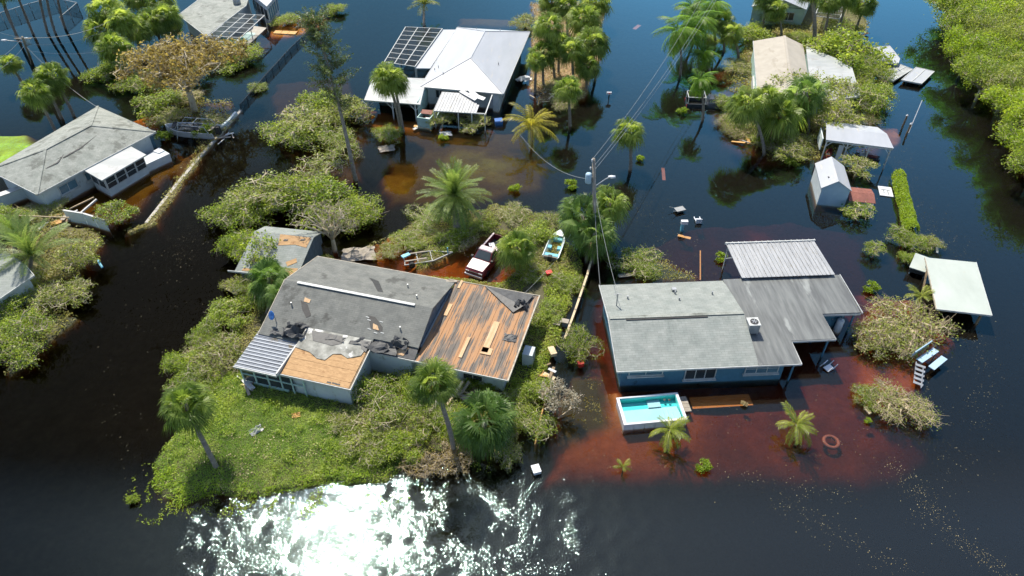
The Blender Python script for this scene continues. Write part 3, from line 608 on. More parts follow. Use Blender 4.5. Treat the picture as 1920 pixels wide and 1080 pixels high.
# ---- white hip roofed house
C = thing('white_roof_house', 'house under a large bright white metal hip roof with porch and screen cage', 'house', (-11.17,82.7,0), R(-9))
e, r = 2.45, 4.3
c0, c1, c2, c3, ra, rb = (0,0,e),(10.3,-.35,e),(10.8,19.0,e),(.5,19.0,e),(5.3,5.0,r),(5.5,13.6,r)
wall_box(C, .7,9.7,.6,18.3,e-.1, M['white_wall'])
for pts in [(c0,c1,ra),(c1,c2,rb,ra),(c2,c3,rb),(c3,c0,ra,rb)]: MB().slab(pts, .1).build('roof', M['white_metal'], C)
for a, b in [(c0,ra),(c1,ra),(ra,rb),(rb,c2),(rb,c3)]: MB().beam(Vector(a)+Vector((0,0,.02)), Vector(b)+Vector((0,0,.02)), .14, .05).build('ridge_cap', M['white_metal'], C)
fascia(C, [(0,-.04,e-.06),(10.34,-.4,e-.06),(10.85,19,e-.06)], M['trim'], .16); fascia(C, [(.46,19,e-.06),(-.04,0,e-.06)], M['trim'], .16)
for p in [(1.2,4.6,2.9),(.9,3.9,2.85),(2.4,2.2,3.2),(8.6,6.2,3.1),(7,16.8,3.15),(3.6,17.4,2.9)]: vent(C, p, .3, .05, M['grey_plastic'])
MB().slab([(-2.0,5.2,2.35),(-.06,5.3,2.42),(.42,18.2,2.42),(-1.4,18.1,2.35)], .1).build('side_roof', M['white_metal'], C)
for x,y in [(-1.9,5.3),(-1.7,11.5),(-1.4,17.9)]: MB().box(x-.05,x+.05,y-.05,y+.05,-1,2.25).build('post', M['trim'], C)
screen_cage(C, [(-6.3,6.0),(-2.05,5.3),(-1.45,18.0),(-6.7,17.8)], 3, 8, 2.5)
window(C, (2.2,.57,1.4), 1.0, 1.1, 0); window(C, (9.73,3,1.3), 1.2, 1.1, R(90)); door(C, (8.9,.57,1.0), .9, 2.0, 0, M['white_plastic'])
wall_box(C, 9.0,9.75,-.2,.55,2.3, M['white_wall'])
# grey carport on the left
MB().slab([(-5.9,-3.9,2.15),(1.0,-4.0,2.15),(.3,2.0,2.6),(-6.4,1.5,2.6)], .1).build('carport_roof', M['pale_flat'], C)
MB().box(-5.8,.9,-3.85,-3.72,1.95,2.05).build('carport_beam', M['mint_wall'], C)
for x in (-5.5,-2.5,.3):
    MB().box(x-.07,x+.07,-3.85,-3.71,-1,1.95).build('post', M['white_wall'], C)
    for s in (-1,1): MB().beam((x,-3.78,1.2),(x+s*.7,-3.78,1.95),.08).build('brace', M['white_wall'], C)
wall_box(C, -5.9,.6,1.0,1.15,2.3, M['mint_wall']); wall_box(C, .5,.62,-3.6,1.0,2.3, M['mint_wall'])
# ribbed front porch, its right third torn and folded
nq = 17; me = ribbed_panel(4.4, 6.1/nq, .05, M['dirty_metal'])
for q in range(nq):
    if q > 13: continue
    o = link('roof_panel', me, C, (2.9+q*6.1/nq, -5.2, 2.15)); o.rotation_euler = (.05,0,0)
    if q > 9: o.scale = (1, .72-.1*(q-10), 1); o.location.y += .2
for i,(x,y,a,l) in enumerate([(6.3,-1.6,-.7,3.0),(6.9,-1.2,-.9,2.8),(7.4,-2.0,-.5,2.4)]): MB().cbox((x,y,2.6+.06*i), (l,.5,.05), a, .35).build('folded_panel', M['white_metal'], C)
MB().beam((2.9,-5.2,2.1),(9.0,-5.0,2.1),.12).build('porch_beam', M['trim'], C); MB().beam((9.0,-5.0,2.1),(9.0,-.6,2.3),.12).build('porch_beam', M['trim'], C)
for x in (3.0,5.8,7.4,8.95): MB().box(x-.06,x+.06,-5.2,-5.08,-1,2.1).build('post', M['trim'], C)
MB().box(2.95,3.05,-5.0,-.5,-1,1.0).build('porch_wall', M['mint_wall'], C)
sh = thing('broken_cabinet', 'open topped red brown broken cabinet beside the ribbed porch of the white roofed house', 'cabinet', C.matrix_basis @ Vector((1.9,-4.9,-.5)), R(-18))
for x0,x1,y0,y1 in [(-.8,.8,-.95,-.85),(-.8,.8,.85,.95),(-.8,-.7,-.85,.85),(.7,.8,-.85,.85)]: MB().box(x0,x1,y0,y1,0,1.9).build('panel', M['mint_wall'], sh)
MB().box(-.69,.69,-.84,.84,1.2,1.25).build('shelf', M['rust_roof'], sh); MB().cbox((-.15,.5,1.95),(1.4,.7,.06),.1,.25).build('broken_lid', M['rust_roof'], sh); MB().cbox((.2,-.1,1.4),(.5,.4,.3),.4).build('debris_block', M['white_plastic'], sh)

# ---- grey hip roofed house at the left edge
D = at_px('grey_hip_house', 'pale house with cracked grey hip roof and glazed porch at the left edge', 'house', (150,330))
N_, R_, B_, L_, r1, r2 = local(D, [(69,365,2.4),(292,247,2.4),(183,199,2.4),(-22,319,2.4),(85,280,3.9),(170,235,3.9)])
Dr = []
for pts in [(N_,R_,r2,r1),(R_,B_,r2),(B_,L_,r1,r2),(L_,N_,r1)]: Dr.append(MB().slab(pts, .12).build('roof', M['shingle_pale'], D))
for a, b in [(N_,r1),(R_,r2),(r1,r2),(B_,r2),(L_,r1)]: MB().beam(a+Vector((0,0,.015)), b+Vector((0,0,.015)), .28, .05).build('ridge_cap', M['shingle_pale'], D)
fascia(D, [R_,N_,L_], M['trim'], .17, dz=-.07)
wp = inset([N_,R_,B_,L_], .8); MB().prism(wp, -1, 2.3).build('wall', M['pale_wall'], D)
def on_line(a, b, t, off, z): 
    d = (b-a); n = Vector((d.y,-d.x,0)).normalized(); p = a.lerp(b, t) + n*off; return Vector((p.x,p.y,z)), math.atan2(d.y, d.x)
for tt, w_ in [(.2,2.0),(.42,1.8)]:
    p, a_ = on_line(wp[0], wp[1], tt, .02, 1.35); window(D, p, w_, 1.0, a_, 2, glass=M['glass_blue'])
for (p,q) in [((85,316),(108,305)),((108,305),(118,290)),((118,296),(150,278)),((150,278),(180,254)),((90,306),(115,294)),((86,280),(160,245)),((126,262),(135,258))]:
    a, b = local(D, [(*p,3.0),(*q,3.0)])
    # drop the crack onto the front slope plane
    nrm = (R_-N_).cross(r1-N_).normalized(); zz = lambda v: N_.z - (nrm.x*(v.x-N_.x)+nrm.y*(v.y-N_.y))/nrm.z
    for _ in range(4):
        a = local(D, [(*p,zz(a))])[0]; b = local(D, [(*q,zz(b))])[0]
    MB().beam(a+Vector((0,0,.02)), b+Vector((0,0,.02)), .22, .03).build('roof_crack', M['black'], Dr[0])
pr = local(D, [(158,319,2.3),(191,338,2.15),(274,290,2.15),(243,273,2.3)])
MB().slab(pr, .1).build('porch_roof', M['pale_flat'], D)
pi = [p.copy() for p in pr]; pb = inset(pi, .35); MB().prism(pb, -1, .75).build('porch_wall', M['white_wall'], D)
for k in range(4):
    p, a_ = on_line(pb[1], pb[2], (k+.5)/4, .0, 1.4); window(D, p, (pb[2]-pb[1]).length/4-.03, 1.25, a_, 1, sill=False, horizontal=True)
for k in range(2):
    p, a_ = on_line(pb[0], pb[1], (k+.5)/2, .0, 1.4); window(D, p, (pb[1]-pb[0]).length/2-.03, 1.25, a_, 1, sill=False)
fascia(D, [pr[0],pr[1],pr[2]], M['trim'], .15, dz=-.06)
lb = local(D, [(254,306,.9),(262,314,.9),(318,288,.9),(298,276,.9)]); MB().slab(lb, 1.9).build('planter_wall', M['white_wall'], D)
tb = local(D, [(286,283,1.0),(298,287,1.0),(308,282,1.0),(297,278,1.0)]); MB().slab(tb, .09).build('table_slab', M['white_plastic'], D)
en = local(D, [(245,270,2.3),(252,276,1.6),(288,272,1.6),(290,250,2.3)])
MB().prism([Vector((p.x,p.y,0)) for p in local(D,[(252,270,.5),(285,262,.5),(291,268,.5),(262,280,.5)])], -1, 2.1).build('entry_wall', M['glass_blue'], D)
lw = at_px('white_wall', 'low white garden wall left of the grey hip roofed house', 'wall', (20,375))
q = local(lw, [(-30,372,1.2),(47,345,1.2),(50,349,1.2),(-28,377,1.2)]); MB().slab(q, 2.2).build('wall_panel', M['white_fence'], lw)
q = local(lw, [(-30,371,1.27),(47,344,1.27),(51,350,1.27),(-28,378,1.27)]); MB().slab(q, .06).build('coping', M['trim'], lw)

# ---- grey house with pool cage at the top left
Eh = at_px('grey_roof_house', 'house with broad grey roof and pool screen cage near the top left', 'house', (430,50))
ro = local(Eh, [(392,-16,2.7),(334,28,2.5),(386,68,2.5),(440,27,2.7),(462,10,2.9),(470,-14,2.9)])
MB().slab(ro, .12).build('roof', M['shingle_pale'], Eh); MB().prism(inset(ro, .8), -1, 2.4).build('wall', M['pale_wall'], Eh); fascia(Eh, [ro[2],ro[3],ro[4]], M['trim'], .16, dz=-.06); fascia(Eh, [ro[0],ro[1],ro[2]], M['trim'], .16, dz=-.06)
wr = local(Eh, [(468,-14,3.1),(500,12,3.0),(520,-10,3.0),(490,-30,3.1)]); MB().slab(wr, .12).build('white_roof', M['white_metal'], Eh)
wi = inset(wr, .25); MB().prism(wi, -1, 2.8).build('white_wall', M['white_wall'], Eh)
for k in range(5):
    p, a_ = on_line(wi[1], wi[2], (k+.5)/5, .02, 1.6); window(Eh, p, (wi[2]-wi[1]).length/5-.05, 1.9, a_, 1, sill=False, glass=M['glass_blue'])
for k in range(4):
    p, a_ = on_line(wi[0], wi[1], (k+.5)/4, .02, 1.5); window(Eh, p, (wi[1]-wi[0]).length/4-.05, 1.7, a_, 1, sill=False)
cg = local(Eh, [(381,76,2.5),(441,80,2.5),(496,29,2.5),(443,26,2.5)])
screen_cage(Eh, cg, 3, 6, 2.5, drop={(2,0),(2,1),(1,0)}, m='screen_torn')
dk = local(Eh, [(395,96,.05),(445,103,.05),(500,52,.05),(452,45,.05)]); MB().slab(dk, .5).build('pool_deck', M['conc'], Eh)
pl = local(Eh, [(425,92,.07),(445,95,.07),(480,62,.07),(462,60,.07)]); MB().slab(pl, .02).build('pool_water', M['mint_wall'], Eh)
tp = at_px('green_tarp', 'crumpled green tarpaulin under the pool cage corner', 'tarpaulin', (435,86), z=.3); crumple(tp, 0,0,0,1.9,21,M['green_tarp'],'sheet',1.0)
ch = thing('roof_cistern', 'round dark tank top on the grey roof at the top left', 'tank', W(444,4,3.0)); ch.location.z = 2.75
MB().lathe([(.5,0),(.55,.1),(.55,.6),(.45,.66),(.2,.7)], 16).build('tank', M['grey_plastic'], ch, True); MB().lathe([(.46,0),(.5,.06),(.3,.08)], 16, (0,0,.705)).build('rim', M['trim'], ch)

# ---- tan roofed house and its pale flat annex
Fh = at_px('tan_roof_house', 'house with plain tan gable roof and pale flat annex among palms', 'house', (1480,150))
tl, tr_, bl, br, rt, rb2 = local(Fh, [(1412,77,2.6),(1506,84,2.6),(1421,194,2.6),(1522,190,2.6),(1471,67,3.5),(1487,184,3.5)])
MB().slab([bl,rb2,rt,tl], .12).build('roof', M['tan_roof'], Fh); MB().slab([rb2,br,tr_,rt], .12).build('roof', M['tan_roof'], Fh)
MB().beam(rt+Vector((0,0,.02)), rb2+Vector((0,0,.02)), .3, .05).build('ridge_cap', M['tan_roof'], Fh)
MB().prism(inset([bl,br,tr_,tl], .6), -1, 2.45).build('wall', M['mint_wall'], Fh); fascia(Fh, [tl,bl], M['trim'], .2, dz=-.05); fascia(Fh, [bl,rb2,br], M['trim'], .2, dz=-.05)
an = local(Fh, [(1511,86,2.5),(1565,108,2.5),(1597,126,2.5),(1613,181,2.5),(1523,192,2.5)])
MB().slab(an, .14).build('annex_roof', M['pale_flat'], Fh); MB().prism(inset(an, .5), -1, 2.34).build('annex_wall', M['mint_wall'], Fh)
fascia(Fh, [an[4],an[3],an[2]], M['trim'], .18, dz=-.06)
pw = local(Fh, [(1411,142,1.2),(1414,142,1.2),(1417,178,1.2),(1413,178,1.2)]); MB().slab(pw, 1.0).build('porch_rail', M['trim'], Fh)

# ---- white roofed house with dark screen cage at the top edge
Gh = at_px('gable_house', 'pale green gable house with white roof and dark screen cage at the top edge', 'house', (1470,40))
g0, g1, g2, gp = local(Gh, [(1409,12,2.6),(1512,18,2.6),(1540,-45,2.6),(1470,0,3.8)])
g3 = g0 + (g2-g1); gq = gp + (g2-g1)
MB().slab([g0,gp,gq,g3], .12).build('roof', M['white_metal'], Gh); MB().slab([gp,g1,g2,gq], .12).build('roof', M['white_metal'], Gh)
MB().prism(inset([g0,g1,g2,g3], .5), -1, 2.5).build('wall', M['mint_wall'], Gh)
i0, i1 = inset([g0,g1,g2,g3], .5)[:2]; MB().add([i0,i1,Vector((gp.x,(i0.y+i1.y)/2,3.6))], [(0,1,2)]).build('gable', M['mint_wall'], Gh)
p, a_ = on_line(i0, i1, .72, .02, 1.3); window(Gh, p, 1.6, 1.2, a_, 2)
screen_cage(Gh, local(Gh, [(1528,30,2.4),(1574,36,2.4),(1590,2,2.4),(1540,-2,2.4)]), 2, 5, 2.4)

# ---- roof corner at the lower left
Hh = at_px('corner_house', 'corner of a grey roofed pale house at the left edge below the fence', 'house', (20,560))
h = local(Hh, [(-70,520,2.2),(10,470,2.6),(47,496,2.6),(64,516,2.2),(0,560,2.2),(-30,575,2.2)])
MB().slab([h[0],h[5],h[4],h[3],h[2],h[1]], .12).build('roof', M['shingle_grey'], Hh); MB().prism(inset([h[0],h[5],h[4],h[3],h[2],h[1]], .5), -1, 2.1).build('wall', M['pale_wall'], Hh); fascia(Hh, [h[2],h[3],h[4],h[5]], M['trim'], .16, dz=-.06)

# ---- white carport, sheds, dock roofs on the right
I = thing('white_carport', 'open white metal carport on posts in front of the tan roofed house', 'carport', (33.92,69.56,0), R(-15.3))
MB().slab([(0,0,2.6),(6.84,0,2.6),(6.3,2.4,2.95),(.05,2.4,2.95)], .07).build('roof', M['white_metal'], I); MB().slab([(.05,2.4,2.95),(6.3,2.4,2.95),(5.6,4.2,2.7),(.1,4.2,2.7)], .07).build('roof', M['white_metal'], I)
MB().box(.02,6.8,-.03,.09,2.38,2.5).build('beam', M['trim'], I)
for x in (.15,2.3,4.5,6.6):
    MB().box(x-.06,x+.06,.0,.12,-1,2.38).build('post', M['trim'], I)
    for s in (-1,1):
        if (x < 1 and s < 0) or (x > 6 and s > 0): continue
        MB().beam((x,.05,1.8),(x+s*.55,.05,2.38),.07).build('brace', M['trim'], I)
for x in (.15,5.5): MB().box(x-.06,x+.06,4.0,4.12,-1,2.6).build('post', M['trim'], I)
MB().box(1.6,2.1,.5,.62,-1,1.9).build('door_panel', M['white_plastic'], I); MB().cbox((-.25,2,1.6),(.1,2.5,1.4),.05).build('side_panel', M['white_fence'], I)

J = thing('white_shed', 'white gable roofed shed with end wall tinted shade blue standing in dark water', 'shed', (30.98,61.12,0), R(-10.3))
w, d = 2.64, 4.6
MB().add([(0,0,-1),(w,0,-1),(w,0,2.0),(w/2-.05,0,2.85),(0,0,2.0),(0,d,-1),(w,d,-1),(w,d,2.0),(w/2-.05,d,2.85),(0,d,2.0)], [(0,1,2,3,4),(9,8,7,6,5),(0,4,9,5),(1,6,7,2),(2,7,8,3),(3,8,9,4)]).build('wall', M['shed_wall'], J)  # blue of the shaded end is put into the wall colour
MB().slab([(-.14,-.08,1.98),(w/2-.05,-.08,2.95),(w/2-.05,d+.08,2.95),(-.14,d+.08,1.98)], .06).build('roof', M['white_metal'], J); MB().slab([(w/2-.05,-.08,2.95),(w+.14,-.08,1.98),(w+.14,d+.08,1.98),(w/2-.05,d+.08,2.95)], .06).build('roof', M['white_metal'], J)
MB().box(-.02,-.008,.0,d,-1,1.95).build('side_cladding', M['white_wall'], J); MB().cbox((w-.3,-.02,.3),(.16,.02,.16)).build('vent_grille', M['green_tarp'], J); MB().cbox((-.15+.75,1.2,2.55),(.14,.18,.04)).build('roof_hole', M['black'], J)

K = thing('red_roof_shed', 'low pale blue shed with rusty red metal roof beside the white shed', 'shed', (33.75,60.35,0), R(-11))
MB().box(.05,2.35,.05,2.3,-1,.95).build('wall', M['shed_wall'], K)
for q in range(7):
    MB().slab([(-.1+q*.36,-.1,1.0),(.255+q*.36,-.1,1.0),(.255+q*.36,1.2,1.28),(-.1+q*.36,1.2,1.28)], .04).build('roof_panel', M['rust_roof'], K)
    MB().slab([(-.1+q*.36,1.21,1.28),(.255+q*.36,1.21,1.28),(.255+q*.36,2.5,1.02),(-.1+q*.36,2.5,1.02)], .04).build('roof_panel', M['rust_roof'], K)
MB().add([(.04,.045,.94),(2.36,.045,.94),(2.36,.045,1.0),(.04,.045,1.0)], [(0,1,2,3)]).build('end_trim', M['trim'], K)

Kd = thing('dock_canopy', 'flat pale green dock canopy leaning on posts at the right', 'canopy', (35.00,43.92,0), R(-10.5))
MB().slab([(0,0,1.45),(4.21,0,1.45),(4.88,6.98,1.52),(.65,6.9,1.52)], .1).build('roof', M['dock_roof'], Kd)
fascia(Kd, [(0,-.02,1.38),(4.23,-.02,1.38),(4.91,7.0,1.45)], M['trim'], .16); fascia(Kd, [(.62,6.92,1.45),(-.02,0,1.38)], M['old_trim'], .16)
for x,y in [(.4,.4),(3.7,.4),(1.0,6.2),(4.3,6.2)]: MB().box(x-.08,x+.08,y-.08,y+.08,-2,1.36).build('post', M['brown_wood'], Kd)
for y in (.45,3.3,6.15): MB().beam((.3+y*.09,y,1.3),(3.9+y*.09,y,1.3),.1).build('rafter', M['brown_wood'], Kd)
MB().beam((.2,3.8,.2),(.6,5.6,1.3),.14).build('fallen_brace', M['brown_wood'], Kd)
bl_ = at_px('boat_lift_cover', 'small grey boat lift cover beside the pale green dock canopy', 'boat lift', (1722,508), R(-30))
MB().slab([(-.9,-1.0,.8),(.7,-1.0,.75),(.7,1.3,.8),(-.7,1.4,.85)], .08).build('cover', M['dock_roof'], bl_); MB().box(-.8,.6,-.95,1.2,.3,.7).build('frame', M['black'], bl_)
for x in (-.7,.5): MB().box(x-.05,x+.05,-.9,-.8,-2,.3).build('leg', M['steel'], bl_)

for k, (pts, z, m_, lb_) in enumerate([
  ([(1628,90),(1668,86),(1687,110),(1684,119),(1641,118)], .9, 'white_metal', 'white dock roof lying among trees, farthest of the three pale panels'),
  ([(1643,142),(1686,120),(1711,130),(1673,153)], .45, 'pale_flat', 'stained white dock roof panel with branches across it, middle of three'),
  ([(1690,150),(1718,126),(1752,134),(1728,157)], .55, 'white_metal', 'clean white dock roof panel nearest the open canal, floating askew')]):
    th = at_px('dock_roof', lb_, 'dock roof', (sum(p[0] for p in pts)/len(pts), sum(p[1] for p in pts)/len(pts)), 0, 'white dock roofs by the canal')
    q = local(th, [(*p, z) for p in pts]); MB().slab(q, .12).build('roof', M[m_], th); fascia(th, q, M['trim'], .18, .07, True, -.05)
    ci = inset(q, .6)
    for p in ci[:4]: MB().box(p.x-.06,p.x+.06,p.y-.06,p.y+.06,-2,z-.13).build('post', M['brown_wood'], th)
    MB().beam(q[0].lerp(q[-1],.5)+Vector((0,0,.03)), q[1].lerp(q[2],.5)+Vector((0,0,.03)), .12, .05).build('seam', M['trim'], th)

# ---- swim spa and deck in front of the blue house
sp = thing('swim_spa', 'white rectangular swim spa with turquoise water in front of the blue house', 'swim spa', W(1170,797,.62), R(6.5)); sp.location.z = -.68
L_, D_ = 4.66, 2.55; H_ = 1.3
for k in range(6):
    x0 = k*L_/6; MB().box(x0+.015,x0+L_/6-.015,.03,.08,0,H_-.12).build('side_panel', M['white_plastic'], sp)
for k in range(3):
    y0 = .09+k*(D_-.2)/3; MB().box(.03,.08,y0+.015,y0+(D_-.2)/3-.015,0,H_-.12).build('side_panel', M['white_plastic'], sp); MB().box(L_-.08,L_-.03,y0+.015,y0+(D_-.2)/3-.015,0,H_-.12).build('side_panel', M['white_plastic'], sp)
MB().box(.1,L_-.1,D_-.1,D_-.04,0,H_-.12).build('side_panel', M['white_plastic'], sp)
rim = MB()
for x0,x1,y0,y1 in [(0,L_,0,.16),(0,L_,D_-.12,D_),(0,.22,.16,D_-.12),(L_-.2,L_,.16,D_-.12)]: rim.box(x0,x1,y0,y1,H_-.12,H_)
rim.build('rim', M['white_plastic'], sp)
aqua = mat('aqua', (.12,.62,.58), (.10,.55,.52), 1.2, .15)
inn = MB(); inn.box(.2,L_-.18,.14,D_-.1,.69,.72); inn.box(.18,.215,.14,D_-.12,.72,H_-.121); inn.box(L_-.215,L_-.18,.14,D_-.12,.72,H_-.121); inn.box(.2,L_-.2,D_-.15,D_-.115,.72,H_-.121); inn.box(.2,L_-.2,.12,.155,.72,H_-.121)
inn.build('basin', mat('basin', (.10,.66,.60),(.13,.74,.68),1,.3), sp)
MB().box(.24,L_-.24,.18,D_-.85,.722,.745).build('basin_floor', M['white_plastic'], sp)
for k,(x0,x1,y0,y1,z) in enumerate([(3.3,4.4,.25,1.6,.82),(3.6,4.4,.26,1.3,.91),(3.9,4.4,.27,1.0,.99),(2.3,3.25,1.72,2.38,.85)]): MB().box(x0,x1,y0,y1,.746,z).build('step', M['white_plastic'], sp)
mg, tg, og = newmat('spa_water'); a1 = nd(tg,'ShaderNodeBsdfTransparent'); a1.inputs[0].default_value = (.72,.97,1.0,1); a2 = nd(tg,'ShaderNodeBsdfGlossy'); a2.inputs['Roughness'].default_value = .03
fx = nd(tg,'ShaderNodeFresnel',i_IOR=1.33); ms = nd(tg,'ShaderNodeMixShader'); tg.links.new(fx.outputs[0],ms.inputs[0]); tg.links.new(a1.outputs[0],ms.inputs[1]); tg.links.new(a2.outputs[0],ms.inputs[2]); tg.links.new(ms.outputs[0],og.inputs[0])
MB().add([(.22,.16,1.06),(L_-.22,.16,1.06),(L_-.22,D_-.16,1.06),(.22,D_-.16,1.06)], [(0,1,2,3)]).build('spa_water', mg, sp)
for (x,y) in [(3.95,2.1),(3.6,2.15)]: MB().lathe([(.09,0),(.1,.03),(.04,.05)], 10, (x,y,1.03)).build('filter_cap', M['black'], sp)
stp = thing('spa_steps', 'weathered wooden step beside the right end of the swim spa', 'step', W(1283,772,.15), R(6.5)); stp.location.z = -.4
for k in range(4): MB().box(.0,.55,k*.36,k*.36+.34,.5,.56).build('board', M['grey_wood'], stp)
MB().box(.05,.5,.05,1.4,0,.49).build('frame', M['brown_wood'], stp)
dk = thing('sunken_deck', 'orange brown wooden deck just under water right of the swim spa', 'deck', W(1300,763), R(4.5))
for k in range(5):
    MB().box(0,4.6,k*.22,k*.22+.205,-.27,-.22).build('board', M['orange_wood'], dk)
for x in (.2,2.3,4.4): MB().box(x-.05,x+.05,0,1.1,-.5,-.28).build('joist', M['brown_wood'], dk)

# ---------------------------------------------------------------- vegetation
def strips_mesh(name, tris, rnd, m, quad=False):
    n = len(tris); me = bpy.data.meshes.new(name); k = tris.shape[1]
    me.vertices.add(k*n); me.vertices.foreach_set('co', tris.astype(np.float32).ravel())
    me.loops.add(k*n); me.loops.foreach_set('vertex_index', np.arange(k*n, dtype=np.int32))
    me.polygons.add(n); me.polygons.foreach_set('loop_start', np.arange(0,k*n,k,dtype=np.int32))
    a = me.attributes.new('rnd','FLOAT','FACE'); a.data.foreach_set('value', rnd.astype(np.float32)); me.update(calc_edges=True); me.materials.append(m); return me
def unit(v): return v/(np.linalg.norm(v, axis=-1, keepdims=True)+1e-9)
def fan_frond_tris(rng, d, pet, L, nseg=26, droop=.35, wid=.075, base=np.zeros(3)):
    """costapalmate frond: petiole along d, then folded segments radiating in a fan"""
    d = unit(d); s = unit(np.cross(d, [0,0,1.0]) + 1e-6); nrm = np.cross(s, d)
    rl = rng.normal()*.45; s, nrm = s*math.cos(rl)+nrm*math.sin(rl), nrm*math.cos(rl)-s*math.sin(rl); hub = base + d*pet; hub[2] -= pet*.06
    T = []; w = .022
    T.append([base - s*w, base + s*w, hub]); 
    R0 = rng.random()
    for k in range(nseg):
        a = (k/(nseg-1)-.5)*math.pi*1.25 + rng.normal()*.04
        dr = d*math.cos(a) + s*math.sin(a) - nrm*abs(math.sin(a))*.25
        l = L*(.72+.28*math.cos(a*.8))*(.9+.2*rng.random()); pr = unit(np.cross(dr, nrm))
        mid = hub + dr*l*.55 - np.array([0,0,l*droop*.18]); tip = hub + dr*l*.95 - np.array([0,0,l*droop*(.75+.5*rng.random())])
        T += [[hub, mid - pr*wid*.5, mid + pr*wid*.5], [mid - pr*wid*.5, tip, mid + pr*wid*.5]]
    T = np.array(T); return T, np.full(len(T), R0*.75) + rng.random(len(T))*.25
def fan_crown_mesh(seed, m, nf=34, Lm=1.0, wind=(0,0,0), pet=.85, elmin=-45, elmax=82, droop=.4, wid=.078):
    rng = np.random.default_rng(seed); TT = []; RR = []
    for i in range(nf):
        u = (i+.5)/nf; el = R(elmax + (elmin-elmax)*u**.8) + rng.normal()*.1; az = i*2.39996 + rng.normal()*.2
        d = np.array([math.cos(az)*math.cos(el), math.sin(az)*math.cos(el), math.sin(el)]) + np.array(wind)*rng.random()
        t, r = fan_frond_tris(rng, d, pet*(.8+.4*rng.random())*(.75+.25*math.cos(el)), Lm*(.85+.3*rng.random()), droop=droop+.25*(1-math.sin(max(el,0))), wid=wid)
        TT.append(t); RR.append(r)
    return strips_mesh('crown', np.concatenate(TT), np.concatenate(RR), m)
def dead_skirt_mesh(seed):
    rng = np.random.default_rng(seed); TT = []; RR = []
    for i in range(13):
        az = rng.random()*6.28; el = R(-40-40*rng.random()); d = np.array([math.cos(az)*math.cos(el),math.sin(az)*math.cos(el),math.sin(el)])
        t, r = fan_frond_tris(rng, d, .75, .75, 14, .25, .08); TT.append(t); RR.append(r)
    return strips_mesh('dead_fronds', np.concatenate(TT), np.concatenate(RR), LF['dead_frond'])
WIND = (.45,-.15,0)
FANS = [fan_crown_mesh(100+i, LF['sabal'], 40 + 2*i, wind=(0,0,0) if i % 2 else (.3,-.1,0)) for i in range(5)]
FANS_B = [fan_crown_mesh(120+i, LF['sabal_blue'], 42, wind=(.35,-.1,0), elmin=-70) for i in range(3)]
SKIRTS = [dead_skirt_mesh(140+i) for i in range(3)]
def solve_h(b, c, lo=.6, hi=13.0):
    B_ = W(*b); best = (1e9, 3)
    for h in np.arange(lo, hi, .1):
        q = W(c[0], c[1], h); e = math.hypot(q.x-B_.x, q.y-B_.y)
        if e < best[0]: best = (e, h)
    return best[1]
def trunk_mesh(top, r0, r1, seed, n=7, wob=.08, z0=-1.0, seg=7):
    rg_ = random.Random(seed); pts = []; rad = []
    sx, sy = rg_.uniform(-1,1), rg_.uniform(-1,1)
    for i in range(seg+1):
        t = i/seg; z = z0 + (top.z-z0)*t; tt = max(0, z/top.z) if top.z > 0 else t
        b = math.sin(tt*math.pi)*wob*top.z*.5
        pts.append((top.x*tt**1.3+b*sx*.5, top.y*tt**1.3+b*sy*.5, z)); rad.append(r0+(r1-r0)*t)
    return MB().tube(pts, rad, n)
def fan_palm(label, base, crown, width, h=None, blue=False, var=0, group=None, tr=.17, skirt=True, fronds=False, tilt=0):
    """width = crown width in survey pixels"""
    h = h or solve_h(base, crown); B_ = W(*base); T_ = W(crown[0], crown[1], h); top = T_ - B_
    th = thing('fan_palm', label, 'palm tree', B_, 0, group)
    trunk_mesh(top, tr*1.15, tr*.85, var*7+int(base[0])).build('trunk', M['palm_bark'], th, True)
    sc = width/(FPX/((CAMH-h)/(-((-math.sin(PITCH)-(crown[1]-540)/FPX*math.cos(PITCH))))))/3.0
    rg_ = random.Random(int(base[0]*3+base[1]))
    o = link('crown', (FANS_B if blue else FANS)[var % (3 if blue else 5)], th, top); o.scale = (sc,sc,sc*.95); o.rotation_euler = (tilt, rg_.uniform(-.1,.1), rg_.uniform(0,6.28))
    if skirt:
        s = link('dead_fronds', SKIRTS[var % 3], th, top - Vector((0,0,.1))); s.scale = (sc*.85,)*3; s.rotation_euler = (0,0,rg_.uniform(0,6.28))
    return th

def feather_mesh(seed, L, m, nl=24, leaf=.42, droop=.9, wid=.06, vee=.35, up=.25):
    """pinnate frond rooted at origin running along +X, arching down"""
    rng = np.random.default_rng(seed); T = []; P_ = []
    for k in range(nl+1):
        t = k/nl; P_.append(np.array([L*t*(1-.12*t*droop), 0, L*(up*t - droop*.55*t*t)]))
    P_ = np.array(P_); RR = []; r0 = rng.random()
    for k in range(nl):
        w = .028*(1-.75*k/nl); a, b = P_[k], P_[k+1]; y = np.array([0,w,0]); z = np.array([0,0,w])
        T += [[a-y,a+y,b+y*.9,b-y*.9]]; RR.append(.95)
        if k < 2: continue
        t = k/nl; d = unit(b-a); l = leaf*(.55+.45*math.sin(min(1,t*1.25)*math.pi*.5+.0))*(1.05-.55*t**3)
        for s in (-1,1):
            dr = unit(d*.55 + np.array([0,s,0])*.85 + np.array([0,0,vee*.5])) ; q = a + (b-a)*rng.random()
            ln = l*(.85+.3*rng.random()); mid = q + dr*ln*.5; tip = q + dr*ln - np.array([0,0,ln*(.25+.35*rng.random())*droop]); pv = d*wid*.5
            T += [[q-pv*.4, mid-pv, tip, mid+pv]]; RR.append(min(1, .6*r0+.4*rng.random()+.1*t))
    return quads_mesh('frond', np.array(T), np.array(RR), m)
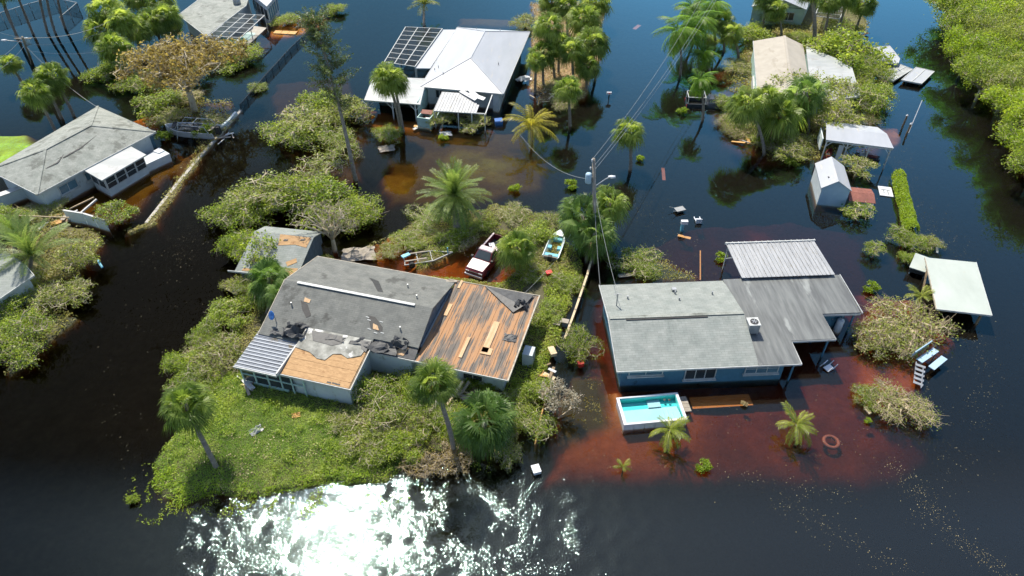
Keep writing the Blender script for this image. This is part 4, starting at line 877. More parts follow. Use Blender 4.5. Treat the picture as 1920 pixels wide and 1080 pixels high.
def feather_palm(name, label, base, crown, frond_set, nf, h=None, scale=1.0, elmax=75, elmin=-25, tr=.16, wind=0, group=None, cat='palm tree', seed=1):
    B_ = W(*base)
    if h is None: h = solve_h(base, crown)
    T_ = W(crown[0], crown[1], h); top = T_-B_; th = thing(name, label, cat, B_, 0, group); rg_ = random.Random(seed)
    trunk_mesh(top, tr*1.2, tr*.8, seed).build('trunk', M['palm_bark'], th, True)
    for i in range(nf):
        u = (i+.5)/nf; el = elmax+(elmin-elmax)*u**.9 + rg_.uniform(-8,8); az = i*2.39996 + rg_.uniform(-.25,.25)
        if wind: az = math.atan2(math.sin(az)*(1-wind)+ -.15*wind, math.cos(az)*(1-wind)+wind*.9)
        o = link('frond', frond_set[i % len(frond_set)], th, top); s = scale*rg_.uniform(.82,1.12); o.scale = (s,s,s)
        o.rotation_euler = (Matrix.Rotation(az,3,'Z') @ Matrix.Rotation(-R(el),3,'Y') @ Matrix.Rotation(rg_.uniform(-.3,.3),3,'X')).to_euler()
    return th
DATE = [feather_mesh(200+i, 3.1, LF['date'], 44, .46, .62, .06, .5) for i in range(3)]
COCO = [feather_mesh(210+i, 3.0, LF['coco'], 34, .62, 1.0, .075, -.1) for i in range(3)]
COCOG = [feather_mesh(220+i, 1.9, LF['coco_green'], 24, .50, .95, .085, -.1) for i in range(3)]
QUEEN = [feather_mesh(230+i, 2.9, LF['queen'], 34, .95, 1.25, .08, -.4) for i in range(3)]
ARECA = [feather_mesh(240+i, 2.2, LF['olive'], 24, .42, .9, .06, .2) for i in range(2)]

def tree_parts(seed, rx, ry, rz, zc, nclus, nleaf, lsize, leafm, nlimb=7, shell=.5, clus_r=.42, lump=.5, low=-.35, trunk_r=.16, off=(0,0), twig_r=.022, twig_len=1.0, flat=.7, extra_twigs=0, up=.35):
    """crown of leaf clusters on a limb-and-twig skeleton; returns (limb mesh builder, twig builder, leaf mesh)"""
    rng = np.random.default_rng(seed); c = []
    lobes = unit(rng.normal(size=(7,3))); lobes[:,2] = np.abs(lobes[:,2]); la = rng.random(7)
    nb_ = 5; an_ = rng.random(nb_)*.8 + np.arange(nb_)*6.283/nb_; rr_ = .35+.4*rng.random(nb_); SB = [(np.array([math.cos(a)*q, math.sin(a)*q, -.25+.6*rng.random()]), .34+.3*rng.random()) for a, q in zip(an_, rr_)] + [(np.array([0,0,.2]), .62)]
    while len(c) < nclus:
        d = unit(rng.normal(size=3))
        if d[2] < low: continue
        k = np.max(la*np.maximum(0, lobes@d)**3); rm = 1-lump*.5+lump*.7*k + rng.normal()*.06
        if rng.random() < .07: rm *= 1.3
        ce, ra_ = SB[rng.integers(len(SB))]; q = ce + d*ra_*(shell+(1-shell)*rng.random()**.6)*rm
        if rng.random() < .35 and any(np.linalg.norm(q-c2) < r2*.6 for c2, r2 in SB): continue
        c.append(q)
    c = np.array(c)*[rx,ry,rz] + [off[0],off[1],zc]; c[:,2] = np.maximum(c[:,2], .12)
    ends = [int(np.argmax(c[:,2]))]
    dm = np.linalg.norm(c-c[ends[0]],axis=1)
    for _ in range(nlimb-1): i = int(np.argmax(dm)); ends.append(i); dm = np.minimum(dm, np.linalg.norm(c-c[i],axis=1))
    limb = MB(); nodes = []
    fork = np.array([off[0]*.25, off[1]*.25, max(.25, zc*.42)])
    limb.tube([(0,0,-1.0),(0,0,0),tuple(fork*.6+rng.normal(size=3)*.04),tuple(fork)], [trunk_r*1.25,trunk_r*1.1,trunk_r,trunk_r*.9], 6)
    for i in ends:
        e = c[i]*1.0; P_ = []; Q = []
        for k in range(8):
            t = k/7; p = fork*(1-t) + e*t; p = p + np.array([0,0,1])*math.sin(t*math.pi)*.12*np.linalg.norm(e-fork) + rng.normal(size=3)*.07*rx*t*(1-t)*2
            P_.append(p); Q.append(trunk_r*.62*(1-t)**.9 + .018)
        limb.tube(P_, Q, 5); nodes += P_[2:]
    nodes = np.array(nodes); tw = MB(); axes = []
    for i in range(len(c)):
        k = int(np.argmin(np.linalg.norm(nodes-c[i],axis=1) + .3*rng.random())); a = nodes[k]; e = a+(c[i]-a)*twig_len; axes.append(c[i]-a+1e-4); mid = (a+e)/2 + rng.normal(size=3)*.12*np.linalg.norm(e-a)
        tw.tube([a,mid,e], [twig_r*1.6,twig_r*1.1,twig_r*.6], 3, False)
        for _ in range(extra_twigs):
            q = mid+(e-mid)*rng.random(); tw.tube([q, q+rng.normal(size=3)*clus_r*.9*np.array([1,1,.7])], [twig_r*.8,twig_r*.4], 3, False)
    lf = None
    if nleaf:
        ax = unit(np.array(axes)+rng.normal(size=(nclus,3))*.25 + [0,0,.25]); u = rng.random(nclus*nleaf)*1.7-.95; spread = (1.05-.35*np.clip(u,0,1))[:,None]
        cc = np.repeat(c, nleaf, 0) + np.repeat(ax, nleaf, 0)*(u*clus_r*1.35)[:,None] + rng.normal(size=(nclus*nleaf,3))*clus_r*.55*spread*np.array([1,1,flat]); cc[:,2] = np.maximum(cc[:,2], .05)
        crnd = np.repeat(rng.random(nclus), nleaf)
        rn = np.clip(.5*crnd + .22*rng.random(len(cc)) + .15*(u+.95), 0, 1)
        lf = quads_mesh('crown', leaf_quads(rng, cc, lsize, up), rn, leafm)
    return limb.mesh('trunk'), tw.mesh('branches'), lf
def set_m(me, m, smooth=False):
    me.materials.append(m)
    if smooth: me.polygons.foreach_set('use_smooth', [True]*len(me.polygons))
    return me
def tree_set(seed, bark, leafm, **k):
    a, b, c = tree_parts(seed, leafm=LF[leafm], **k); return set_m(a, M[bark], True), set_m(b, M[bark]), c
def plant(name, label, cat, pos, ts, scale=1.0, rz=0.0, group=None, rot=None, z=None):
    w = W(*pos[:2]) if not isinstance(pos, Vector) else pos
    th = thing(name, label, cat, (w.x, w.y, z if z is not None else 0), rz, group)
    if rot: th.rotation_euler = (rot[0], rot[1], rz)
    s = scale if hasattr(scale, '__len__') else (scale,)*3
    th.scale = s
    for nm, me in zip(('trunk','branches','crown'), ts):
        if me is not None:
            o = link(nm, me, th)
            if nm == 'branches': o['kind'] = 'stuff'
    return th
def pxm(px, y, h=0):  # survey pixels to metres at a row
    return px/(FPX/((CAMH-h)/(math.sin(PITCH)+(y-540)/FPX*math.cos(PITCH))))

# --- fan palms
def ordinal(i): return ['first','second','third','fourth','fifth','sixth','seventh','eighth','ninth','tenth','eleventh','twelfth'][i]
grove = [((1040,150),(1029,47),60),((1112,118),(1094,32),64),((1116,150),(1110,75),68),((1019,163),(1019,98),58),((1076,165),(1072,92),56),((1100,168),(1100,122),52),((1069,236),(1066,163),54),((1064,70),(1062,8),56),((1098,50),(1118,2),60),((1030,60),(1035,-2),56),((1003,175),(1005,112),40),((1047,140),(1048,76),46)]
for i, (b, c, w) in enumerate(sorted(grove, key=lambda q: q[1][0])):
    fan_palm('fan palm, %s from the left in the grove right of the white roof' % ordinal(i), b, c, w, var=i, group='fan palms right of the white roofed house')
left = [((212,100),(197,18),66),((200,112),(187,55),60),((235,125),(228,35),56),((300,75),(285,38),60),((325,70),(312,28),56),((230,150),(212,85),66),((262,95),(255,52),54),((262,20),(255,-8),50),((292,30),(300,-2),50)]
for i, (b, c, w) in enumerate(sorted(left, key=lambda q: q[1][0])):
    fan_palm('fan palm, %s from the left in the clump behind the big brownish tree' % ordinal(i), b, c, w, var=i+1, group='fan palms behind the brownish tree')
for i, (b, c, w, l) in enumerate([((48,165),(17,117),40,'small leaning fan palm at the left edge under the power lines'),((104,246),(63,170),58,'leaning fan palm with pale trunk behind the grey hip roof'),((138,217),(97,140),58,'tall dark trunked fan palm, rightmost behind the grey hip roof'),((116,222),(88,158),50,'dark fan palm between the two others behind the grey hip roof')]):
    fan_palm(l, b, c, w, var=i)
tall = [((35,76),(-8,-40),50),((62,64),(18,-40),50),((90,63),(66,-45),50),((104,63),(80,-50),50),((122,53),(100,-50),50),((28,58),(0,-20),46)]
for i, (b, c, w) in enumerate(sorted(tall)): fan_palm('tall bare palm trunk, %s from the left in the top left corner' % ordinal(i), b, c, w, h=8.5, var=i, group='palm trunks in the top left corner')
for b, c, w, kw, l in [
  ((752,246),(727,142),66,{},'tall twin trunked fan palm, left stem, before the grey carport'),
  ((756,246),(738,150),58,{'skirt':False},'tall twin trunked fan palm, right stem, before the grey carport'),
  ((1182,318),(1180,245),62,{'h':4.4},'single fan palm standing in open dark water under the wires'),
  ((1100,490),(1091,402),92,{'blue':True,'h':3.8},'broad fan palm left of the utility pole'),
  ((1135,470),(1143,380),80,{'h':4.2},'yellowish fan palm right of the utility pole'),
  ((1110,492),(1114,436),84,{'blue':True,'h':2.9,'var':2},'low dark fan palm at the foot of the utility pole'),
  ((970,510),(968,462),74,{'h':2.8,'var':1},'fan palm beside the parked pickup truck'),
  ((408,880),(347,757),96,{'var':3,'h':5.2},'single fan palm with curved trunk on the front lawn'),
  ((852,855),(812,715),92,{'var':2},'fan palm with thin dark trunk at the stripped roof corner'),
  ((908,850),(908,785),128,{'blue':True,'h':2.4,'var':0,'tr':.2},'wide low blue green fan palm on the front shore'),
  ((505,580),(505,520),90,{'blue':True,'h':3.0,'var':1},'dark fan palm pressed against the left end of the damaged house'),
  ((500,590),(528,548),60,{'blue':True,'h':3.0,'var':2},'smaller dark fan palm leaning on the damaged roof edge'),
  ((1433,288),(1402,193),78,{},'fan palm left of the tan roof'),
  ((1484,278),(1460,212),88,{'var':1},'fan palm in front of the tan roofed house, nearest the water'),
  ((1516,250),(1512,172),82,{'blue':True,'var':2},'dark fan palm before the pale annex roof'),
  ((1418,268),(1438,182),62,{'var':3},'thin fan palm before the left side of the tan roof'),
  ((1465,70),(1456,16),44,{'var':4},'fan palm with two leaning trunks behind the tan roof'),
  ((1430,60),(1436,-8),44,{'var':1},'slender fan palm left behind the tan roof'),
  ((1358,96),(1350,36),54,{'var':0},'brownish fan palm among the windblown palms at the top'),
  ((1385,110),(1372,60),46,{'var':2},'fan palm nearest the tan roof in the windblown clump'),
  ((1525,85),(1519,-20),50,{'var':1,'tr':.28},'thick dark trunked palm beside the dark screen cage'),
  ((1545,70),(1556,0),46,{'var':2},'leaning palm in front of the dark screen cage'),
  ((1570,66),(1588,-8),46,{'var':3},'palm leaning right of the dark screen cage'),
  ((1602,62),(1622,4),50,{'var':0},'palm with hanging fronds at the canal corner')]:
    fan_palm(l, b, c, w, **kw)
# --- feather palms
feather_palm('date_palm', 'large date palm with stiff green fronds behind the truck', (858,440), (852,366), DATE, 84, h=3.4, scale=1.15, elmax=88, elmin=-62, tr=.38, seed=3)
feather_palm('coconut_palm', 'yellow coconut palm in the water beside the white roofed house', (998,266), (996,236), COCO, 17, h=2.2, scale=1.12, elmax=70, elmin=-18, tr=.16, seed=4)
feather_palm('young_coconut_palm', 'young coconut palm beside the swim spa', (1252,838), (1256,806), COCOG, 13, h=1.2, scale=.82, elmax=60, elmin=-28, tr=.12, wind=.25, seed=5)
feather_palm('young_coconut_palm', 'young coconut palm alone in red water right of the spa', (1494,826), (1494,796), COCOG, 13, h=1.2, scale=.86, elmax=65, elmin=-30, tr=.12, wind=.2, seed=8)
feather_palm('small_palm', 'small green palm under the left edge of the pale green dock canopy', (1727,575), (1727,556), COCOG, 10, h=1.0, scale=.72, elmax=60, elmin=-10, tr=.1, seed=9)
feather_palm('small_palm', 'tiny palm sprout alone in the red water near the seawall', (1168,880), (1168,876), COCOG, 7, h=.3, scale=.38, elmax=70, elmin=5, tr=.05, seed=10)
for i, (b, c, s, l) in enumerate([((1276,140),(1272,58),1.0,'windblown queen palm, leftmost of the clump beside the road'),((1310,130),(1304,38),1.05,'windblown queen palm, middle of the clump beside the road'),((1332,148),(1320,100),.7,'shorter queen palm with drooping fronds in the clump beside the road'),((1318,225),(1312,150),.62,'small queen palm over the dark pickup truck'),((1340,90),(1335,8),.95,'windblown queen palm at the back of the clump beside the road'),((1300,80),(1296,12),.9,'queen palm at the top of the clump beside the road')]):
    feather_palm('queen_palm', l, b, c, QUEEN, 30, scale=s*1.1, elmax=55, elmin=-60, tr=.15, wind=.35, seed=20+i)
for i, (p, s, l) in enumerate([((795,48),1.5,'bushy clumping palm behind the screen cage of the white roofed house'),((60,520),1.55,'large dark clumping palm beside the fence at the left edge'),((30,480),1.2,'clumping palm half out of frame at the left edge'),((860,895),.0001,'')]):
    if not l: continue
    feather_palm('clump_palm', l, p, (p[0], p[1]-26*s), DATE if i else ARECA, 30, h=1.3*s, scale=s*(.95 if not i else .85), elmax=88, elmin=5, tr=.2, seed=30+i)

# --- broadleaf trees and bushes
BIG = tree_set(300, 'pale_bark', 'brown', rx=6.2, ry=5.5, rz=2.9, zc=5.2, nclus=330, nleaf=26, lsize=.26, nlimb=14, shell=.35, clus_r=.42, trunk_r=.32, extra_twigs=2, twig_r=.028, low=-.25)
plant('broadleaf_tree', 'big brownish broadleaf tree with pale forked trunk above the boat', 'tree', (365,208), BIG, (1.3,1.3,1.22))
MGP = [('mangrove',190,32,.16,.42,.024,2), ('olive',170,20,.18,.40,.024,3), ('mangrove',150,30,.22,.46,.026,2), ('olive',200,27,.15,.38,.022,2)]
MG = [tree_set(310+i, 'pale_bark', q[0] if i < 3 else 'mangrove', rx=3.0, ry=3.0, rz=1.6, zc=1.1, nclus=q[1], nleaf=q[2], lsize=q[3], nlimb=14, shell=.42, clus_r=q[4], trunk_r=.12, extra_twigs=q[6], twig_r=q[5]) for i, q in enumerate(MGP)]
TW = [tree_set(330+i, 'pale_bark', ['olive','mangrove'][i % 2], rx=2.2, ry=2.2, rz=1.5, zc=1.6, nclus=130, nleaf=14, lsize=.18, nlimb=12, shell=.4, clus_r=.3, trunk_r=.11, extra_twigs=2, twig_r=.022, low=-.1) for i in range(3)]
def bush(name, label, p, wpx, hgt, ts, hpx=None, rz=0.0, cat='bush', group=None, base=3.0, z=0, bh=2.7):
    wpx *= 1.15; w = pxm(wpx, p[1])/2/base; d = pxm(hpx, p[1])/math.sin(PITCH+.0)/2/base if hpx else w
    return plant(name, label, cat, p, ts, (w, d, hgt/bh), rz, group, z=z)
bl = [((560,268),120,2.6,0,80,'round mangrove bush, largest of the thicket left of the leaning pine'),((640,225),100,2.4,1,70,'olive mangrove bush in the thicket left of the leaning pine, nearest the carport'),((600,215),80,2.6,2,70,'mangrove bush at the back of the thicket left of the leaning pine'),((640,280),90,1.8,3,50,'low mangrove bush at the foot of the thicket left of the leaning pine'),
 ((460,420),110,3.0,0,90,'bright green mangrove at the left end of the thicket behind the outbuilding'),((520,385),120,3.2,3,80,'mangrove in the middle of the thicket behind the outbuilding'),((600,400),130,3.0,2,90,'dense mangrove behind the bare forked tree'),((670,415),90,2.6,0,80,'dark mangrove at the right end of the thicket behind the outbuilding'),((450,470),80,2.0,2,50,'mangrove bush hugging the left wall of the outbuilding'),
 ((40,650),130,2.4,0,90,'large tangled bush at the left edge near the bottom'),((118,570),100,2.0,1,70,'pale leafed bush lying in the canal left'),
 ((435,600),80,1.6,2,70,'bush along the canal bank beside the damaged house'),((420,680),110,1.8,1,80,'olive bush beside the aluminium porch'),((360,730),80,1.5,0,60,'yellow green bush on the bank behind the lawn palm'),
 ((480,560),60,1.8,3,50,'bush between the outbuilding and the damaged house'),
 ((745,760),130,2.4,3,100,'olive bush with bare branches before the flat roofed addition'),((715,815),120,1.9,1,90,'straw coloured leaning bush on the lawn'),((800,800),100,1.8,3,70,'bush under the thin trunked fan palm'),
 ((1085,660),70,1.9,3,60,'bright bush leaning over the fence'),((985,800),80,1.8,3,90,'dry olive bush at the fence end by the shore'),
 ((1195,505),90,1.7,3,60,'yellow green bush behind the blue house'),
 ((700,740),60,1.2,0,50,'dark shaded bush in the corner of the damaged house'),((900,720),70,1.2,2,50,'bush squeezed between the stripped roof and the wide palm'),((1000,740),60,1.3,2,60,'bush behind the grey dead shrub'),
 ((760,460),70,1.0,3,40,'low bush left of the boat trailer'),((960,410),80,1.0,1,40,'low olive bush behind the truck'),((900,430),60,.9,0,30,'low bush right of the date palm'),((1000,450),70,1.5,2,60,'bush between truck and skiff'),
 ((300,205),90,1.8,2,60,'bush left of the big brownish tree trunk'),((320,230),70,1.5,1,50,'olive bush behind the covered boat'),((280,170),90,2.6,0,70,'dark bush under the big brownish tree'),((400,235),70,1.0,1,50,'low weeds right of the covered boat'),
 ((430,125),80,1.8,2,50,'bush in front of the pool cage'),((460,115),60,2.4,0,60,'dark bush at the pool cage corner'),((540,45),50,1.5,0,40,'green bush beside the orange planks at the top'),((628,25),40,1.2,2,36,'small bush in the canal at the top'),((483,170),34,.9,0,26,'small bush on the wire fence line'),
 ((730,262),50,1.6,0,50,'bright green bush at the foot of the twin palm'),((985,50),60,1.6,1,40,'thin bush behind the white roof'),
 ((1505,200),150,4.4,1,110,'broadleaf tree hiding the lower edge of the tan roof'),((1582,128),130,4.6,2,100,'dense tree behind the pale annex roof'),((1605,208),110,3.2,0,80,'tree right of the pale annex'),((1560,250),80,2.0,1,60,'bush between the annex and the carport'),((1425,90),50,1.6,0,40,'bush at the left edge of the tan roof'),((1380,240),60,1.3,1,40,'fallen leafy heap by the road left of the tan house'),((1440,262),80,1.2,3,50,'broken greenery before the tan house'),((1640,190),60,2.0,2,60,'bush at the canal behind the annex'),((1600,165),60,2.6,3,50,'bush against the annex end wall'),((1500,80),40,1.6,0,40,'clipped round bush behind the tan roof'),((1400,75),80,2.2,2,60,'dark bush left behind the tan roof'),((1570,60),60,2.0,0,50,'bush below the dark screen cage'),((1440,40),60,2.0,0,40,'dark bush before the green gable'),((1330,85),60,1.4,2,40,'undergrowth beneath the windblown palms'),((1380,130),60,1.2,1,40,'undergrowth left of the tan roof'),
 ((1695,460),44,1.6,0,56,'green bush at the end of the clipped hedge'),((1744,462),50,.9,1,30,'low straw green bush by the pale green canopy'),((1700,490),40,.9,2,26,'low bush between the hedge bush and the canopy'),
 ((690,850),90,1.6,3,60,'tangled green bush at the right side of the lawn'),((650,800),70,1.3,1,50,'dry olive bush in the middle of the lawn edge'),((760,850),80,1.7,2,60,'leafy bush left of the thin dark trunk'),((860,800),70,1.8,0,60,'green bush between the two front palms'),((945,850),60,1.6,1,60,'olive bush right of the wide front palm'),((960,770),60,1.5,3,60,'yellowish bush behind the wide front palm'),((780,745),60,2.0,2,60,'bush reaching the eave of the stripped wing'),
 ((800,415),90,1.0,3,50,'low green bush left of the date palm'),((850,455),70,1.1,2,40,'shaded bush at the foot of the date palm'),((730,480),50,1.0,1,36,'weedy bush beside the brown pool'),((1030,420),50,1.1,1,40,'straw bush by the skiff bow'),((985,520),60,1.2,3,40,'bush in front of the truck palm'),((1060,540),50,1.2,0,50,'creeper bush on the fence near the skiff'),((1035,590),50,1.0,2,60,'creeper bush halfway along the fence'),
 ((340,690),60,1.4,2,50,'bush on the canal bank above the lawn palm'),((390,640),60,1.6,0,60,'bright bush on the canal bank beside the porch'),((455,545),50,1.6,1,50,'bush below the outbuilding on the bank'),
 ((1545,130),60,3.2,1,50,'olive tree top against the annex roof'),((1475,240),60,2.0,2,50,'bush under the palms before the tan house'),((1625,150),60,3.0,0,60,'tree at the canal edge beside the dock roofs'),((1360,200),50,1.2,0,40,'bush over the dark pickup'),((1500,275),70,1.3,1,40,'leafy wreckage before the white carport'),
 ((200,150),70,2.2,2,50,'dark bush under the left palm clump'),((350,150),80,3.0,1,60,'olive bush behind the brownish tree trunk'),
 ((20,420),90,1.5,2,50,'bush left of the white fence'),((100,400),80,1.0,1,40,'low debris bush below the grey hip roof'),((50,550),70,1.6,3,60,'dark bush under the clumping palm at the left edge'),((20,600),80,1.8,2,60,'bush before the grey corner roof')]
for i, (p, w, h, v, hp, l) in enumerate(bl):
    bush('broadleaf_bush', l, p, w, h, MG[v], hp, (i*1.7) % 6.28, 'bush')
for p, w, h, v, l in [((157,500),90,2.6,0,'small thin tree with bare white trunk by the canal left'),((218,418),80,2.6,1,'pale branched shrub at the end of the white fence'),((1603,330),70,2.4,0,'grey green round tree behind the white shed'),((1605,410),66,1.6,1,'leafy shrub in front of the red roofed shed'),((1637,480),46,1.5,1,'green shrub in dark water right of the metal porch roof'),((1556,262),90,5.5,0,'bare twisted pale tree over the annex roof'),((830,238),50,1.8,2,'broken leafless shrub before the ribbed porch'),((890,242),64,1.4,2,'brown shrub under the torn end of the ribbed porch'),((655,225),90,3.0,0,'bare branched tree leaning by the grey carport'),((502,512),90,4.6,1,'leafy broken tree leaning over the outbuilding roof'),((470,490),70,3.6,1,'leafy sapling at the left corner of the outbuilding'),((1478,305),70,2.6,0,'bare storm stripped sapling on the shore before the tan house'),((1436,246),80,3.4,2,'bare storm stripped tree left of the tan house palms'),((1575,205),90,4.2,0,'bare limbed tree between annex and carport'),((575,250),120,3.2,0,'pale bare limbs rising from the thicket left of the pine'),((500,400),130,3.6,2,'pale bare limbs rising from the thicket behind the outbuilding'),((600,345),110,2.6,2,'tangled pale branches at the foot of the leaning pine')]:
    w_ = pxm(w, p[1])/2/2.2; plant('sparse_tree', l, 'tree', p, TW[v], (w_, w_*1.1, h/3.1), p[0]*.01)
BARE = tree_set(341, 'pale_bark', 'olive', rx=3.0, ry=2.4, rz=1.9, zc=3.3, nclus=110, nleaf=6, lsize=.16, nlimb=16, shell=.4, clus_r=.35, trunk_r=.22, extra_twigs=4, twig_r=.028, low=-.2)
plant('sparse_tree', 'bare forked pale tree right of the outbuilding', 'tree', (628,470), BARE, (1.0,1.0,1.0), .8)
# little bright shrubs
SM = [tree_set(350+i, 'bark', ['lime','mangrove','straw'][i], rx=.8, ry=.8, rz=.55, zc=.35, nclus=60, nleaf=22, lsize=.14, nlimb=6, shell=.4, clus_r=.16, trunk_r=.04, twig_r=.012) for i in range(3)]
for p, w, v, l in [((1072,352),30,0,'small yellow green treetop left of the utility pole'),((1318,880),34,0,'round lime green shrub alone in the dark water near the bottom'),((1632,546),34,0,'yellow shrub right of the low roof'),((964,358),26,0,'tiny lime shrub in the brown water'),((1277,213),24,0,'lime shrub beside the road left of the dark pickup'),((1352,488),28,0,'lime shrub at the left post of the metal porch'),((1626,792),16,0,'tiny green tuft below the lower fallen tree'),((1625,658),18,0,'tiny green tuft above the broken chair'),((1612,655),22,2,'straw tuft left of the fallen tree'),((832,262),22,0,'tiny lime shrub before the ribbed porch'),((310,262),34,1,'bright shrub left of the covered boat'),((385,255),44,1,'grey green shrub before the covered boat'),((1200,300),20,0,'tiny lime shrub right of the open water palm'),((250,940),24,1,'weed patch at the tip of the island'),((1395,760),14,2,'brown tuft at the end of the sunken deck'),((1480,310),30,1,'weed by the tan house shore'),((1616,268),16,0,'tiny shrub under the white carport')]:
    s = pxm(w, p[1])/2/.85; plant('shrub', l, 'shrub', p, SM[v], s, p[0]*.02, z=.05)
dry = tree_set(360, 'dead_wood', 'grey', rx=1.6, ry=1.3, rz=1.3, zc=1.7, nclus=150, nleaf=8, lsize=.12, nlimb=16, shell=.55, clus_r=.2, trunk_r=.07, extra_twigs=3, twig_r=.018, low=.0)
plant('dead_shrub', 'grey dead shrub spreading like a fan beside the fence', 'shrub', (1045,775), dry, (1.0,1.0,1.0))
br_ = tree_set(361, 'dead_wood', 'brown', rx=1.8, ry=1.2, rz=.8, zc=.6, nclus=140, nleaf=6, lsize=.12, nlimb=14, shell=.4, clus_r=.25, trunk_r=.05, extra_twigs=4, twig_r=.016)
plant('dry_bush', 'brown dry bush on the shore left of the wide palm', 'bush', (800,885), br_, (1.2,1.0,1.1)); plant('dry_bush', 'brown twiggy bush at the waterline below the wide palm', 'bush', (860,868), br_, (.9,.9,1.0), 2.0)
dead_t = tree_set(362, 'dead_wood', 'olive', rx=2.6, ry=2.2, rz=.75, zc=.75, nclus=300, nleaf=9, lsize=.12, nlimb=16, shell=.2, clus_r=.34, trunk_r=.17, extra_twigs=4, twig_r=.013, off=(-.5,.2), lump=.65, low=-.2)
plant('fallen_tree', 'large fallen leafless tree beside the pale green dock canopy', 'tree', (1712,622), dead_t, (1.85,1.55,1.2), .5); plant('fallen_tree', 'smaller fallen tree with straw twigs below the metal steps', 'tree', (1668,755), dead_t, (1.15,.95,.85), 2.4)
plant('fallen_tree', 'leafy part of the fallen tree, left of the metal steps', 'tree', (1655,645), MG[1], (.85,.8,.6), 1.0); plant('fallen_tree', 'green leafy end of the smaller fallen tree', 'tree', (1622,748), MG[0], (.42,.4,.35), 2.0); plant('fallen_tree', 'bare branches fallen over the lawn right of the addition', 'tree', (745,800), dead_t, (1.05,1.0,.9), 3.6)
plant('fallen_tree', 'bare branches on the bank left of the aluminium porch', 'tree', (400,700), dead_t, (.8,.9,.8), 5.0)
for i,(p,s,l) in enumerate([((1400,255),(1.0,.8,.6),'heap of broken branches before the tan house'),((1060,195),(.9,.8,.5),'heap of dry branches in the palm grove'),((1590,225),(1.2,.8,.8),'fallen trunk and branches between annex and white carport'),((1035,165),(1.0,.9,.5),'dry branch heap at the left of the palm grove'),((345,190),(1.3,1.0,.6),'dry branch heap under the brownish tree'),((60,410),(1.4,.9,.5),'branch heap behind the white fence'),((880,430),(1.3,.7,.4),'dry branches left of the truck'),((800,440),(1.0,.7,.4),'dry branches over the weeds by the date palm'),((1360,235),(.9,.8,.5),'torn branches beside the dark pickup'),((1460,285),(1.2,.8,.5),'torn branches on the shore before the tan house'),((1620,180),(1.1,.9,.6),'torn branches at the canal end of the annex'),((940,800),(.7,.7,.7),'dry branches beside the wide front palm'),((690,790),(.8,.8,.8),'pale bare branches above the lawn'),((380,660),(.7,.8,.6),'pale bare branches on the bank above the porch'),((1010,480),(.6,.6,.5),'dry twigs between truck palm and skiff'),((1530,235),(1.0,.9,.8),'torn branches left of the white carport')]): plant('branch_heap', l, 'branches', p, dead_t, s, i*1.3)
# hedge beside the canal
hd = thing('hedge', 'long narrow lime green hedge along the right canal', 'hedge', W(1692,390)); inv = hd.matrix_basis.inverted()
rng = np.random.default_rng(71); path = np.array([list(inv @ W(x,y)) for x,y in [(1682,334),(1685,352),(1690,375),(1697,400),(1702,425),(1706,440)]])
tt = rng.random(9000)*(len(path)-1.001); ik = tt.astype(int); fr_ = (tt-ik)[:,None]; cc = path[ik]*(1-fr_)+path[ik+1]*fr_; ang = rng.random(9000)*math.pi
cc = cc + np.stack([np.cos(ang)*.62, rng.normal(size=9000)*.12, .25+np.sin(ang)*.75],1) * (1+.15*vnoise(tt*3,tt*0,1,4))[:,None]
link('foliage', quads_mesh('foliage', leaf_quads(rng, cc, .16, .4), np.clip(.35+.5*rng.random(9000),0,1), LF['lime']), hd)
st = MB()
for k in range(14): q = path[int(k/14*5)]*(1-(k/14*5)%1)+path[int(k/14*5)+1]*((k/14*5)%1); st.tube([(q[0],q[1],-.6),(q[0]+.05,q[1],.7)], .03, 4)
st.build('stems', M['bark'], hd)
# forest bank on the right
FM = [tree_set(380+i, 'pale_bark', ['mangrove','olive','lime'][i], rx=3.4, ry=3.4, rz=2.4, zc=3.0, nclus=230, nleaf=40, lsize=.20, nlimb=14, shell=.5, clus_r=.55, trunk_r=.16, extra_twigs=1, twig_r=.022) for i in range(3)]
fb = [(1790,10,1),(1845,15,0),(1905,20,2),(1960,15,1),(1800,62,0),(1858,75,1),(1915,80,0),(1975,70,2),(1800,118,2),(1850,135,0),(1905,150,1),(1965,150,0),(1868,190,1),(1915,215,2),(1970,220,0),(1905,262,0),(1950,290,1),(1925,330,0),(1985,350,2),(1830,-25,0),(1890,-30,1),(1950,-30,0),(1775,35,0),(1825,45,2),(1885,48,1),(1940,45,0),(1830,95,1),(1885,110,2),(1940,115,1),(1830,165,0),(1890,165,0),(1945,185,2),(1890,235,2),(1945,250,1),(1935,300,2),(1960,330,1)]
fb.sort(key=lambda q: (q[1], q[0])); NTH = ['first','second','third','fourth','fifth','sixth','seventh','eighth','ninth','tenth','eleventh','twelfth','thirteenth','fourteenth','fifteenth','sixteenth','seventeenth','eighteenth','nineteenth','twentieth','twenty first','twenty second','twenty third','twenty fourth','twenty fifth','twenty sixth','twenty seventh','twenty eighth','twenty ninth','thirtieth','thirty first','thirty second','thirty third','thirty fourth','thirty fifth','thirty sixth','thirty seventh']
for i, (x, y, v) in enumerate(fb):
    plant('mangrove_tree', '%s %s mangrove counted from the top of the right edge bank' % (NTH[i], ['green','olive','lime'][v]), 'tree', (x, y+22), FM[v], .95+.3*((i*37) % 10)/10, i*2.1, 'mangroves on the right bank')
